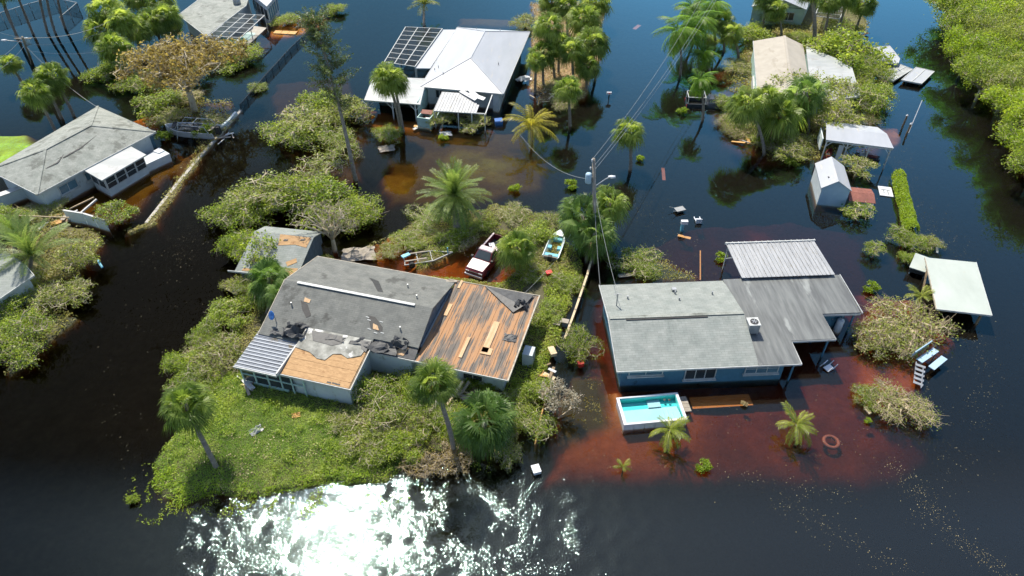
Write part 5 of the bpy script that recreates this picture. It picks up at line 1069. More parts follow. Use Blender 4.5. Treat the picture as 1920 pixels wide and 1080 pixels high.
# tall leaning pine
pb, pt = W(668,342), W(585,28,14.5); pn = thing('pine_tree', 'tall thin pine leaning left over the mangrove thicket', 'pine', pb)
tp = pt-pb; P_ = [Vector((tp.x*t+math.sin(t*3)*.35, tp.y*t, -1 + (tp.z+1)*t)) for t in np.linspace(0,1,12)]
MB().tube(P_, [.26-.2*i/11 for i in range(12)], 8).build('trunk', M['bark'], pn, True)
rng = np.random.default_rng(77); brn = MB(); C_ = []; 
for k in range(125):
    t = .46+.54*rng.random()**.75; i0 = min(10, int(t*11)); p = P_[i0].lerp(P_[i0+1], t*11-i0); az = rng.random()*6.28
    l = (4.3-2.5*t)*(.4+.7*rng.random())*(1 if t > .55 else .7); d = Vector((math.cos(az), math.sin(az), .35+.5*rng.random())); e = p+d*l
    brn.tube([p, p.lerp(e,.5)-Vector((0,0,.05)), e], [.035,.025,.012], 3, False)
    n = 70; u = .25+.8*rng.random(n); C_.append(np.array(p)+(np.array(e)-np.array(p))*u[:,None]+rng.normal(size=(n,3))*.15)
brn.build('branches', M['bark'], pn); C_ = np.concatenate(C_); link('crown', quads_mesh('crown', leaf_quads(rng, C_, .30, .1, .22), rng.random(len(C_)), LF['pine']), pn)

# --- ground cover over the islands and banks (grass, vines, weeds, leaf litter): far too many to count
def cover(name, label, poly, dens, leafm, size, zmax, seed, thresh=.0, zmin=-.08, asp=.5, up=.5):
    P = poly_xy(poly); x0,y0 = P.min(0); x1,y1 = P.max(0); rng = np.random.default_rng(seed); n = int((x1-x0)*(y1-y0)*dens)
    X = x0+(x1-x0)*rng.random(n); Y = y0+(y1-y0)*rng.random(n)
    sd = sdist(X,Y,P) + (vnoise(X,Y,1.8,seed)-.5)*2.2 + (vnoise(X,Y,.6,seed+7)-.5)*.8; cl = vnoise(X,Y,2.6,seed+3)*.35+vnoise(X,Y,1.0,seed+1)*.35+vnoise(X,Y,.4,seed+2)*.3
    k = (rng.random(n) < smooth(-.5, 1.1, sd)) & (cl > thresh)
    X, Y, cl = X[k], Y[k], cl[k]; Z, _ = bed(X, Y); kk = Z > zmin; X, Y, Z, cl = X[kk], Y[kk], np.maximum(Z[kk],0), cl[kk]
    C = np.stack([X, Y, Z + .02 + zmax*rng.random(len(X))*cl], 1)
    o = link(name, quads_mesh(name, leaf_quads(rng, C, size, up, asp), np.clip((cl-.5)*1.3+.35+.42*rng.random(len(X)),0,1), LF[leafm])); tag(o, label, None, kind='stuff'); return o
LAWNP = [(272,872),(276,930),(330,962),(400,956),(480,955),(560,944),(640,922),(730,916),(780,885),(760,800),(680,760),(520,735),(470,700),(400,700),(335,742),(312,800)]
cover('lawn_grass', 'short green grass and vines on the front lawn', LAWNP, 620, 'grass', .13, .2, 401, .0, -.45, .2, .25)
cover('shore_weeds', 'bright weeds along the front shore', [(272,890),(276,945),(330,970),(400,965),(480,965),(640,932),(740,920),(730,860),(640,880),(480,905),(330,900)], 170, 'lime', .15, .4, 402, .42, -.35)
YARD = [(385,690),(470,700),(520,735),(660,765),(720,800),(775,892)] + ISLAND[9:-2]
cover('tall_weeds', 'taller weeds and vines in patches over the front lawn', LAWNP, 190, 'mangrove', .13, .75, 415, .53, -.3)
cover('lawn_litter', 'straw coloured litter strewn over the front lawn', LAWNP, 30, 'straw', .12, .3, 416, .56, -.2)
cover('yard_weeds', 'olive weeds and leaf litter over the island yard', YARD, 150, 'weed', .13, .4, 403, .40, -.2)
cover('yard_grass', 'green ground cover over the island yard', YARD, 110, 'mangrove', .14, .45, 404, .46, -.1)
cover('path_weeds', 'green creepers along the fence right of the stripped roof', [(1010,545),(1105,500),(1085,580),(1050,680),(1000,740),(965,735),(1005,640),(1020,580)], 170, 'mangrove', .17, .6, 405, .1)
cover('bank_weeds', 'weeds on the banks at the left edge', [(0,400),(210,425),(215,450),(150,520),(170,590),(100,650),(0,720)], 60, 'weed', .2, .5, 406, .35, -.2)
cover('seawall_weeds', 'straw weeds along the left seawall', [(440,212),(450,222),(385,300),(300,425),(240,450),(222,436),(270,412),(372,285)], 60, 'weed', .2, .3, 407, .35, -.3)
cover('grove_litter', 'straw coloured litter in the palm groves', [(975,0),(1150,0),(1140,120),(1110,195),(1000,205),(975,160)], 30, 'straw', .24, .4, 408, .3, -.2)
cover('tan_litter', 'leaf litter and weeds around the tan roofed house', [(1360,130),(1420,50),(1640,40),(1660,200),(1600,300),(1440,310),(1370,250)], 40, 'weed', .24, .6, 409, .35, -.4)
cover('forest_floor', 'undergrowth of the right bank', [(1770,0),(1990,0),(1990,370),(1905,320),(1850,215),(1792,130)], 22, 'olive', .3, 1.2, 410, .2, -.4)
cover('tree_litter', 'weeds under the brownish tree', [(240,170),(340,160),(440,180),(440,225),(380,270),(310,270),(290,220)], 35, 'weed', .22, .4, 411, .4, -.4)
cover('algae_mat', 'green algae mat behind the blue house', [(1150,470),(1240,475),(1330,500),(1330,540),(1200,540),(1150,510)], 60, 'weed', .14, .05, 412, .3, -.4)
cover('sunken_grass', 'dark grass tips showing in the brown shallows beside the spa', [(1075,700),(1140,695),(1150,790),(1095,815),(1070,790)], 35, 'weed', .12, .05, 413, .45, -.5)
cover('water_weeds', 'loose green weeds floating off the front shore', [(255,880),(250,950),(320,985),(400,980),(480,978),(640,945),(760,925),(860,885),(990,860),(960,840),(740,880),(480,920),(330,930),(290,860)], 110, 'lime', .12, .06, 417, .56, -5)
# floating leaf flecks
rng = np.random.default_rng(91); PT = []
for (x0,y0,x1,y1,s,n) in [(1660,300,1790,480,22,500),(1650,860,1880,1080,14,500),(1450,930,1700,1070,14,220),(1690,250,1720,420,20,220),(1790,560,1860,800,22,260),(330,500,360,420,40,160),(1180,360,1260,440,22,200),(1230,440,1330,520,20,110),(240,420,460,230,10,200),(1180,720,1700,860,60,420),(60,300,300,500,30,120),(300,500,200,900,60,160),(1300,880,1600,930,12,140),(1700,690,1800,900,40,200),(900,250,1050,330,30,90),(480,100,700,20,20,90),(1220,200,1320,330,40,80),(700,230,900,380,50,90),(1100,860,1250,880,14,40),(1690,40,1740,240,16,120)]:
    t_ = rng.random(n)[:,None]; q = np.array([[x0,y0]])*(1-t_)+np.array([[x1,y1]])*t_ + rng.normal(size=(n,2))*s*(.4+rng.random((n,1))); q[:,0] += 14*np.sin(q[:,1]*.03)
    PT.append(q)
PT = np.concatenate(PT); C = np.array([list(W(x,y)) for x,y in PT]); zz,_ = bed(C[:,0],C[:,1]); C = C[zz < -.05]; C[:,2] = .006+.004*rng.random(len(C))
a = rng.random(len(C))*6.28; d1 = np.stack([np.cos(a),np.sin(a),0*a],1)*(.014+.03*rng.random(len(C))**2.8)[:,None]; d2 = np.stack([-d1[:,1],d1[:,0],d1[:,2]],1)*.6
tag(link('floating_leaves', quads_mesh('floating_leaves', np.stack([C-d1,C-d2,C+d1,C+d2],1), rng.random(len(C)), LF['straw'])), 'pale leaf flecks drifting on the water', None, kind='stuff')

# ---------------------------------------------------------------- vehicles and boats
def ring(x, hw, z0, z1, b=.12):
    return [(x,-hw+b*.4,z0),(x,hw-b*.4,z0),(x,hw,z0+b),(x,hw,z1-b),(x,hw-b,z1),(x,-hw+b,z1),(x,-hw,z1-b),(x,-hw,z0+b)]
def wheel(par, x, y, r=.36):
    o = MB().lathe([(r*.55,-.12),(r*.95,-.12),(r,-.07),(r,.07),(r*.95,.12),(r*.55,.12)], 18).build('wheel', M['tyre'], par, True, (x,y,r)); o.rotation_euler = (R(90),0,0)
    MB().lathe([(.03,-.1),(r*.54,-.1),(r*.54,.1),(.03,.1)], 12).build('rim', M['steel'], o)
def pickup(label, loc, rz, top, side, z, rack=False, cab_rear=-.35):
    t = thing('pickup_truck', label, 'pickup truck', (loc.x,loc.y,z), rz)
    body = MB().loft([ring(2.72,.78,.45,.72,.1), ring(2.62,.9,.38,.95), ring(2.4,.94,.36,1.08), ring(1.3,.96,.36,1.18), ring(1.1,.97,.36,1.2), ring(-.5,.97,.36,1.2)]).build('body', side, t, True)
    MB().loft([[(2.5,-.8,1.075),(2.5,.8,1.075),(2.5,.8,1.095),(2.5,-.8,1.095)],[(1.25,-.88,1.19),(1.25,.88,1.19),(1.25,.88,1.21),(1.25,-.88,1.21)]]).build('hood', top, t)
    f, b_ = 1.15, cab_rear
    MB().loft([[(f,-.86,1.19),(f,.86,1.19),(b_,.86,1.19),(b_,-.86,1.19)],[(f-.72,-.70,1.74),(f-.72,.70,1.74),(b_+.15,.70,1.74),(b_+.15,-.70,1.74)]]).build('cabin', side, t)
    MB().loft([[(f-.70,-.71,1.735),(f-.70,.71,1.735),(b_+.13,.71,1.735),(b_+.13,-.71,1.735)],[(f-.76,-.64,1.80),(f-.76,.64,1.80),(b_+.2,.64,1.80),(b_+.2,-.64,1.80)]]).build('cab_roof', top, t)
    MB().add([(f-.04,-.76,1.24),(f-.04,.76,1.24),(f-.66,.63,1.72),(f-.66,-.63,1.72)], [(0,1,2,3)]).build('windshield', M['glass'], t, loc=(.02,0,.012))
    for s in (-1,1):
        MB().add([(f-.25,s*.875,1.25),(b_+.05,s*.875,1.25),(b_+.16,s*.735,1.68),(f-.66,s*.735,1.68)], [(0,1,2,3)]).build('side_window', M['glass'], t)
        MB().box(1.0,1.2,s*1.0-.1,s*1.0+.1,1.22,1.38).build('mirror', M['black'], t)
        MB().box(2.55,2.68,s*.66-.17,s*.66+.17,.74,.9).build('headlight', M['white_plastic'], t)
        MB().box(-2.9,-.5,s*.92-.05,s*.92+.05,.55,1.18).build('bed_side', top if rack else side, t); MB().box(-2.92,-.5,s*.92-.07,s*.92+.07,1.182,1.215).build('bed_rail', top, t)
        MB().box(-2.96,-2.91,s*.85-.06,s*.85+.06,.75,1.1).build('tail_light', M['red_bright'], t)
        for x in (1.75,-1.75): wheel(t, x, s*.84)
    MB().box(-2.9,-.52,-.86,.86,.55,.6).build('bed_floor', M['dark_paint'], t); MB().box(-2.9,-2.84,-.86,.86,.6,1.16).build('tailgate', side, t)
    MB().box(2.66,2.84,-.88,.88,.42,.62).build('bumper', M['silver_paint'], t); MB().box(2.63,2.70,-.48,.48,.66,.88).build('grille', M['black'], t)
    if rack:
        for x in (-2.8,-.7):
            for s in (-1,1): MB().box(x-.04,x+.04,s*.9-.04,s*.9+.04,1.2,1.95).build('rack_post', M['trim'], t)
            MB().box(x-.04,x+.04,-.94,.94,1.955,2.03).build('rack_bar', M['trim'], t)
        for s in (-1,1): MB().box(-2.84,-.66,s*.9-.04,s*.9+.04,2.034,2.1).build('rack_rail', M['trim'], t)
    else:
        MB().cbox((-1.0,.2,.85),(.7,.6,.5),.3).build('cargo_box', M['pink_paint'], t); MB().cbox((-1.5,-.4,.8),(.5,.5,.4),.7).build('cargo_bag', M['white_plastic'], t)
    return t
pickup('pale pink and red pickup truck parked in brown water behind the damaged house', W(915,487), R(243), M['pink_paint'], M['red_paint'], -.38)
pickup('dark pickup truck with white rack half sunk under palms by the road', W(1330,196), R(-4), M['dark_paint'], M['dark_paint'], -.75, rack=True)
def hull(par, L, bw, z0, z1, m, name='hull', n=9):
    rings = []
    for k in range(n):
        t = k/(n-1); x = -L/2+L*t; w = bw/2*(1-max(0,(t-.55)/.45)**2.2*.93); dz = .18*max(0,(t-.5)*2)**2
        rings.append([(x,-w*.6,z0+dz),(x,w*.6,z0+dz),(x,w,z1+dz),(x,w-.07,z1+dz),(x,w*.55,z0+.08+dz),(x,-w*.55,z0+.08+dz),(x,-w+.07,z1+dz),(x,-w,z1+dz)])
    return MB().loft(rings).build(name, m, par)
sk = thing('skiff', 'small open skiff with blue seats and tan floor beside the fan palms', 'boat', W(1041,468), R(74)); sk.location.z = .1
hull(sk, 4.0, 1.55, .0, .62, M['white_fence']); MB().box(-1.75,1.1,-.42,.42,.09,.13).build('floor', M['tan_fill'], sk)
MB().box(-1.75,-1.35,-.62,.62,.14,.5).build('bench', M['cyan'], sk); MB().box(.75,1.2,-.5,.5,.2,.5).build('bench', M['cyan'], sk)
for s in (-1,1): MB().box(-.6,-.15,s*.45-.18,s*.45+.18,.14,.5).build('seat', M['cyan'], sk)
MB().box(-2.05,-1.95,-.6,.6,.2,.6).build('transom', M['grey_wood'], sk); MB().cbox((-2.2,0,.6),(.35,.35,.5)).build('outboard', M['black'], sk); MB().slab([(1.2,-.5,.66),(1.9,-.08,.78),(1.9,.08,.78),(1.2,.5,.66)], .04).build('bow_deck', M['white_fence'], sk)
cb = thing('covered_boat', 'white motor boat with torn dark cover under the brownish tree', 'boat', W(362,252), R(172)); cb.location.z = -.1
hull(cb, 6.2, 2.3, .0, 1.0, M['white_plastic']); 
for k in range(4): crumple(cb, -1.9+k*1.1, 0, 1.0, .95, 50+k, M['membrane'] if k % 2 else M['grey_wood'], 'cover', .55)
for s in (-1,1): MB().tube([(-2.6,s*1.0,1.0),(-2.2,s*.95,1.7),(1.0,s*.9,1.75),(1.5,s*.8,1.1)], .035, 5).build('rail', M['trim'], cb)
MB().tube([(-.5,-.95,1.7),(-.5,.95,1.7)], .035, 5).build('rail', M['trim'], cb); MB().cbox((-3.3,0,.9),(.5,.45,.9)).build('outboard', M['black'], cb); MB().beam((1.4,1.3,-.3),(.7,1.0,2.2),.07).build('pole', M['trim'], cb)
bt = thing('boat_trailer', 'empty galvanised boat trailer lying in weeds left of the truck', 'trailer', W(795,487), R(14)); bt.location.z = .05
for s in (-1,1):
    MB().beam((-1.9,s*.75,.25),(.8,s*.75,.25),.09,.12).build('frame_rail', M['grey_plastic'], bt); MB().beam((.8,s*.75,.25),(2.7,0,.3),.09,.12).build('tongue', M['grey_plastic'], bt); wheel(bt, -1.2, s*.95, .28); MB().beam((-1.8,s*.5,.5),(.2,s*.5,.5),.14,.06).build('bunk', M['grey_wood'], bt)
for x in (-1.8,-.6,.7): MB().beam((x,-.8,.25),(x,.8,.25),.09,.1).build('cross_bar', M['grey_plastic'], bt)
MB().box(2.2,2.3,-.04,.04,.3,.95).build('winch_post', M['cyan'], bt); MB().cbox((-1.6,.2,.6),(.8,.4,.12),.4).build('light_bar', M['cyan'], bt)
js = thing('jet_ski', 'dark jet ski with red seat under the white carport', 'jet ski', I.matrix_basis @ Vector((5.0,1.7,.0)), R(160))
hull(js, 2.6, 1.0, -.1, .4, M['dark_paint']); MB().loft([[(-1.0,-.18,.4),(-1.0,.18,.4),(-1.0,.14,.62),(-1.0,-.14,.62)],[(.2,-.2,.4),(.2,.2,.4),(.2,.15,.75),(.2,-.15,.75)]]).build('seat', M['red_paint'], js); MB().beam((.4,-.4,.95),(.4,.4,.95),.06).build('handlebar', M['black'], js); MB().loft([[(.25,-.2,.4),(.25,.2,.4),(.25,.15,.9),(.25,-.15,.9)],[(.9,-.25,.4),(.9,.25,.4),(.8,.1,.6),(.8,-.1,.6)]]).build('fairing', M['silver_paint'], js)
rb = thing('red_kayak', 'red kayak end on beneath the left bay of the white carport', 'kayak', I.matrix_basis @ Vector((.9,1.0,.15)), R(60)); hull(rb, 2.4, .7, .0, .3, M['red_paint']); MB().lathe([(.2,0),(.24,.05),(.2,.06)], 12, (-.2,0,.3)).build('cockpit_rim', M['black'], rb)

# ---------------------------------------------------------------- poles and wires
def wire(label, a, b, sag, r=.016, m='grey_plastic'):
    a, b = Vector(a), Vector(b); n = 22; pts = [a.lerp(b, i/n) - Vector((0,0,sag*4*(i/n)*(1-i/n))) for i in range(n+1)]
    o = MB().tube([p-a for p in pts], r, 4).build('power_line', M[m], None); o.location = a; return tag(o, label, 'wire')
ph = 9.6; pbase = W(1117,478); ptop = W(1113,297,ph); up_ = thing('utility_pole', 'grey wooden utility pole with transformer and street lamp between fan palms', 'utility pole', pbase)
tv = ptop-pbase; MB().tube([(0,0,-1),(tv.x*.5,tv.y*.5,tv.z*.5),tuple(tv)], [.19,.17,.13], 10).build('pole', M['grey_wood'], up_, True)
MB().lathe([(.05,-.5),(.26,-.48),(.28,-.4),(.28,.38),(.22,.46),(.08,.5)], 16, tuple(tv*.81+Vector((-.48,0,0)))).build('transformer', M['shed_wall'], up_, True)
MB().beam(tv*.82, tv*.82+Vector((-.3,0,0)), .1).build('bracket', M['steel'], up_)
la = tv*.72; MB().tube([la, la+Vector((.45,.15,.3)), la+Vector((1.0,.3,.65)), la+Vector((1.35,.4,.75))], .05, 6).build('lamp_arm', M['steel'], up_)
lh = MB().loft([ring(-.3,.1,-.06,.08,.04), ring(0,.17,-.1,.1,.05), ring(.32,.12,-.06,.08,.04)]).build('lamp_head', M['white_plastic'], up_, True, la+Vector((1.5,.44,.77)))
for k,(dx,dz) in enumerate([(-.12,-.15),(.14,-.9),(.14,-1.3),(-.2,-.9)]): MB().lathe([(.04,-.12),(.09,-.08),(.05,0),(.09,.06),(.03,.12)], 8, tuple(tv+Vector((dx,-.1,dz)))).build('insulator', M['white_plastic'], up_, True)
MB().tube([(.25,-.05,-1),(tv.x+.2,tv.y-.1,tv.z*.75)], .03, 5).build('conduit', M['steel'], up_)
far = W(1345,-20,9.5)
wire('upper power line running from the utility pole to the top of the picture', ptop+Vector((0,0,.05)), far+Vector((-1.2,0,.4)), 1.2)
wire('middle power line of the pair running from the utility pole to the top', ptop-Vector((0,0,.9)), far-Vector((0,0,.6)), 1.0); wire('lower power line of the pair running from the utility pole to the top', ptop-Vector((-.1,0,1.25)), far-Vector((-.3,0,.9)), 1.0)
wire('service wire from the transformer to the coconut palm', pbase+tv*.8+Vector((-.3,0,0)), W(975,252,5.0), 1.2)
wire('service wire from the utility pole down to the blue house mast', pbase+tv*.72, B.matrix_basis @ Vector((.9,6.4,4.15)), .5); wire('second service wire from the utility pole to the blue house', pbase+tv*.62, B.matrix_basis @ Vector((.1,9.6,2.4)), .4)
wire('thin wire from the palm by the truck to the stripped roof corner', W(1038,492,1.5), A.matrix_basis @ Vector((-1.2,9.5,2.75)), .1, .015)
p2 = W(57,112); t2 = W(42,70,8.5)-p2; tp2 = thing('street_pole', 'utility pole with street lamp standing in water at the top left', 'utility pole', p2)
MB().tube([(0,0,-1),tuple(t2)], [.19,.14], 10).build('pole', M['grey_wood'], tp2, True); MB().tube([t2*.8, t2*.85+Vector((-1.0,-.2,.1)), t2*.86+Vector((-1.9,-.3,.2))], .05, 6).build('lamp_arm', M['steel'], tp2); MB().loft([ring(-.3,.1,-.06,.08,.04), ring(0,.17,-.1,.1,.05), ring(.32,.12,-.06,.08,.04)]).build('lamp_head', M['white_plastic'], tp2, True, t2*.86+Vector((-2.1,-.3,.2)))
MB().lathe([(.05,-.45),(.25,-.42),(.27,.36),(.2,.44),(.06,.48)], 14, tuple(t2*.84+Vector((.42,0,0)))).build('transformer', M['shed_wall'], tp2, True); MB().beam(t2*.95+Vector((-1,0,0)), t2*.95+Vector((1,0,0)), .12).build('cross_arm', M['grey_wood'], tp2)
tt2 = p2+t2
wire('power line from the top left pole to the grove, upper', tt2, W(205,40,8.3), .7); wire('power line from the top left pole to the grove, lower', tt2-Vector((0,0,.8)), W(200,55,7.6), .7); wire('straight pale cable from the top left pole to the grove', tt2-Vector((0,0,1.6)), W(195,95,6.5), .4, .016)
wire('power line from the top left pole out of the left edge, upper', tt2, W(-40,125,8.5), .5); wire('power line from the top left pole out of the left edge, lower', tt2-Vector((0,0,.8)), W(-40,150,7.6), .5)
wire('service wire from the top left pole to the grey hip roof', tt2-Vector((0,0,1.2)), W(181,200,2.7), .7, .018); wire('power line from the top left pole to the upper left edge', tt2, W(-40,45,8.5), .3)

# ---------------------------------------------------------------- fences, walls, edges
def run_fence(name, label, cat, pts, h, t, m, step=2.0, post=None, cap=None, z0=-.8, gap=.03):
    th = thing(name, label, cat, W(*pts[0])); inv = th.matrix_basis.inverted(); P_ = [inv @ W(*p) for p in pts]
    for a, b in zip(P_, P_[1:]):
        n = max(1, round((b-a).length/step)); d = (b-a).normalized()
        for k in range(n):
            p, q = a.lerp(b,k/n)+d*gap, a.lerp(b,(k+1)/n)-d*gap; o = Vector((0,0,(h+z0)/2))
            MB().beam(p+o, q+o, t, h-z0).build('panel', M[m], th)
            if cap: MB().beam(p+Vector((0,0,h+.03)), q+Vector((0,0,h+.03)), t+.1, .05).build('cap_rail', M[cap], th)
            if post: MB().beam(a.lerp(b,k/n)+Vector((0,0,z0)), a.lerp(b,k/n)+Vector((0,0,h+.1)), t+.06).build('post', M[post], th)
    return th
run_fence('yard_fence', 'weathered wooden fence between the island and the blue house', 'fence', [(1112,482),(1100,525),(1078,590),(1058,645)], .55, .08, 'grey_wood', 1.8, 'grey_wood', 'pale_wood')
run_fence('shore_fence', 'low orange edged timber border running down to the shore', 'fence', [(1040,690),(1028,730),(1012,790),(1003,835)], .12, .1, 'orange_wood', 1.6)
run_fence('white_fence', 'white vinyl fence panel leaning over the canal left', 'fence', [(128,414),(165,420),(206,433)], 1.25, .08, 'white_fence', 1.9, None, 'trim')
run_fence('seawall', 'dark concrete seawall along the left canal', 'seawall', [(452,208),(420,245),(380,290),(330,350),(275,420)], .16, .35, 'conc', 2.5)
run_fence('canal_wall', 'short white wall at the stern of the covered boat', 'wall', [(414,246),(430,232),(444,216)], .5, .3, 'white_fence', 2.0)
run_fence('pool_dock', 'orange timber dock just above water at the top left', 'dock', [(514,60),(556,62)], .05, 1.1, 'orange_wood', 1.2)
wf = thing('wire_fence', 'dark wire fence crossing the canal water at the top', 'fence', W(462,195)); inv = wf.matrix_basis.inverted(); P_ = [inv @ W(x,y) for x,y in [(452,206),(500,150),(545,100),(590,55),(640,8)]]
prev = None
for a, b in zip(P_, P_[1:]):
    n = max(1, round((b-a).length/2.2))
    for k in range(n):
        q = a.lerp(b,k/n); MB().tube([q-Vector((0,0,.8)), q+Vector((0,0,.75))], .045, 5).build('post', M['black'], wf)
        if prev is not None:
            MB().beam(prev+Vector((0,0,.7)), q+Vector((0,0,.7)), .03).build('rail', M['black'], wf); MB().add([prev,q,q+Vector((0,0,.68)),prev+Vector((0,0,.68))], [(0,1,2,3)]).build('mesh_panel', M['screen'], wf)
        prev = q
bf = thing('back_fence', 'long wire mesh fence of a flooded pen in the top left corner', 'fence', W(20,40)); inv = bf.matrix_basis.inverted(); P_ = [inv @ W(x,y) for x,y in [(-20,48),(60,22),(105,10),(150,20),(118,48)]]; prev = None
for a, b in zip(P_, P_[1:]):
    n = max(1, round((b-a).length/2.6))
    for k in range(n+1):
        q = a.lerp(b,k/n); MB().tube([q-Vector((0,0,.8)), q+Vector((0,0,1.3))], .05, 5).build('post', M['trim'], bf)
        if prev is not None and (q-prev).length > .1:
            MB().beam(prev+Vector((0,0,1.25)), q+Vector((0,0,1.25)), .05).build('rail', M['trim'], bf); MB().add([prev,q,q+Vector((0,0,1.2)),prev+Vector((0,0,1.2))], [(0,1,2,3)]).build('mesh_panel', M['screen_torn'], bf)
        prev = q

# ---------------------------------------------------------------- small things
def plank(label, a, b, m, w=.22, h=.06, z=.06, z2=None, name='plank', cat='plank', pieces=1):
    A_, B_ = W(a[0],a[1],z), W(b[0],b[1],z if z2 is None else z2); th = MB().beam(Vector((0,0,0)), B_-A_, w, h).build(name, M[m]); th.location = A_; return tag(th, label, cat)
for l, a, b, m, w, h, z, z2 in [
 ('long pale timber jutting into the canal left of the damaged house',(400,573),(446,563),'pale_wood',.26,.12,.1,.3),('white topped board near the outbuilding',(436,543),(458,541),'trim',.5,.06,.25,.4),('short timber beside the white topped board',(424,541),(445,552),'pale_wood',.2,.1,.1,.2),
 ('thin branch pole along the bank left of the damaged house',(404,600),(445,570),'dead_wood',.1,.1,.1,.2),('white pole lying in water below the porch of the grey hip house',(146,404),(181,374),'trim',.16,.16,.1,.4),('brown pole beside the white pole below the grey hip house',(130,392),(176,370),'dead_wood',.12,.12,.1,.2),
 ('long brown branch pole over the white fence',(28,404),(130,408),'dead_wood',.09,.09,.9,.9),('orange board below the white fence, left one',(95,420),(128,410),'orange_wood',.7,.05,.1,.1),('orange board floating left of the white pole',(112,398),(124,404),'orange_wood',.3,.05,.05,.05),
 ('orange board at the foot of the broken cabinet',(776,236),(797,237),'orange_wood',.5,.05,.04,.04),('long beam lying beside the grey carport',(677,224),(703,213),'grey_wood',.3,.15,.08,.2),('orange board near the mailbox post, floating',(1271,441),(1295,447),'orange_wood',.35,.04,-.05,-.05),
 ('reddish board floating in the road right of the open water palm',(1243,315),(1245,338),'rust_roof',.35,.04,-.1,-.1),('reddish board floating near the top of the road',(1189,55),(1199,47),'rust_roof',.6,.04,-.05,-.05),('grey board behind the yellow green bush',(1160,518),(1192,514),'grey_wood',.4,.08,.15,.15),
 ('orange board near the carport posts on the right shore',(1453,288),(1484,287),'orange_wood',.3,.08,.1,.1),('white trim board fallen beside the annex',(1608,187),(1645,208),'trim',.3,.1,.4,.2),('white trim board lying below the other beside the annex',(1620,204),(1645,208),'trim',.4,.1,.2,.2),('long mooring rod leaning out of the canal',(1703,250),(1729,188),'steel',.08,.08,0,1.5),
 ('brown beam on the weeds left of the date palm',(782,430),(820,445),'pale_wood',.2,.15,.3,.3),('thin beam behind the stripped roof palm',(838,760),(868,715),'pale_wood',.18,.12,.3,1.6),('second beam leaning at the stripped roof',(860,745),(880,715),'grey_wood',.2,.12,.3,1.4),('pale timber corner at the lower fallen tree',(1622,764),(1632,776),'pale_wood',.25,.1,.1,.1),('thin white post floating by the pale green canopy',(1757,452),(1757,474),'trim',.2,.1,.1,.1),('yellow pole crossing the algae behind the blue house',(1313,470),(1313,525),'orange_wood',.1,.06,-.12,-.12),
 ('thin grey stick beside the dead shrub',(1045,785),(1072,765),'dead_wood',.07,.07,.1,.4),('fallen trunk lying between annex and carport',(1600,205),(1630,233),'pale_wood',.35,.3,.5,.2),('blue board floating near the canal tree left',(182,486),(192,502),'cyan',.2,.05,.05,.1)]:
    plank(l, a, b, m, w, h, z, z2)
for p, l in [((1692,236),'white capped mooring post, upper of the two'),((1699,252),'white capped mooring post, lower of the two')]:
    t = at_px('mooring_post', l, 'post', p); MB().tube([(0,0,-1.5),(.1,0,1.3)], .11, 8).build('pile', M['brown_wood'], t); MB().lathe([(.14,0),(.15,.05),(.03,.2)], 10, (.1,0,1.3)).build('cap', M['white_plastic'], t)
mbx = at_px('mailbox', 'white mailbox on a dark post in the flooded road', 'mailbox', (1141,187)); MB().box(-.06,.06,-.06,.06,-1,.75).build('post', M['black'], mbx); MB().loft([[(-.3,-.14,.76),(-.3,.14,.76),(-.3,.14,1.0),(-.3,0,1.1),(-.3,-.14,1.0)],[(.3,-.14,.76),(.3,.14,.76),(.3,.14,1.0),(.3,0,1.1),(.3,-.14,1.0)]]).build('box', M['white_plastic'], mbx); MB().box(-.1,.1,-.2,-.145,.9,1.0).build('flag', M['red_bright'], mbx)
mb2 = at_px('mailbox', 'white mailbox on a teal post in the open water behind the blue house', 'mailbox', (1278,432)); MB().box(-.13,.13,-.13,.13,-1,.8).build('post', M['cyan'], mb2); MB().box(-.2,.45,-.17,.17,.805,1.15).build('box', M['white_plastic'], mb2)
wc = at_px('plastic_chair', 'white plastic chair floating on its side behind the blue house', 'chair', (1309,416)); MB().box(-.3,.3,-.28,-.22,0,.5).build('backrest', M['white_plastic'], wc); MB().box(-.3,.3,-.2,.3,.15,.21).build('seat', M['white_plastic'], wc)
for x in (-.27,.27): MB().box(x-.04,x+.04,.3,.75,.0,.1).build('leg', M['white_plastic'], wc)
bc = at_px('broken_chair', 'overturned white lounge chair in the shade right of the blue house', 'chair', (1553,692), R(30)); MB().cbox((0,0,.12),(.7,.5,.06),0,.1).build('seat', M['white_plastic'], bc); MB().cbox((-.1,.45,.3),(.6,.06,.5),.2,.4).build('backrest', M['white_plastic'], bc)
for x,y in ((-.3,-.25),(.35,-.2),(.4,.25)): MB().beam((x,y,.1),(x+.15,y-.1,.55),.06).build('leg', M['white_plastic'], bc)
gt = at_px('garden_cart', 'grey overturned garden cart in the open water behind the blue house', 'cart', (1274,396), R(20)); MB().loft([[(-.5,-.35,.3),(.5,-.35,.3),(.5,.35,.3),(-.5,.35,.3)],[(-.3,-.2,0),(.3,-.2,0),(.3,.2,0),(-.3,.2,0)]]).build('tub', M['grey_plastic'], gt); MB().beam((-.5,.3,.3),(-1.0,.4,.5),.05).build('handle', M['steel'], gt); MB().beam((-.5,-.3,.3),(-1.0,-.4,.5),.05).build('handle', M['steel'], gt)
bt_ = at_px('blue_bin', 'blue plastic bin floating right of the torn porch', 'bin', (935,232), .2); 
for x0,x1,y0,y1 in [(-.45,.45,-.4,-.36),(-.45,.45,.36,.4),(-.45,-.41,-.36,.36),(.41,.45,-.36,.36)]: MB().box(x0,x1,y0,y1,-.3,.45).build('side', M['blue_tub'], bt_)
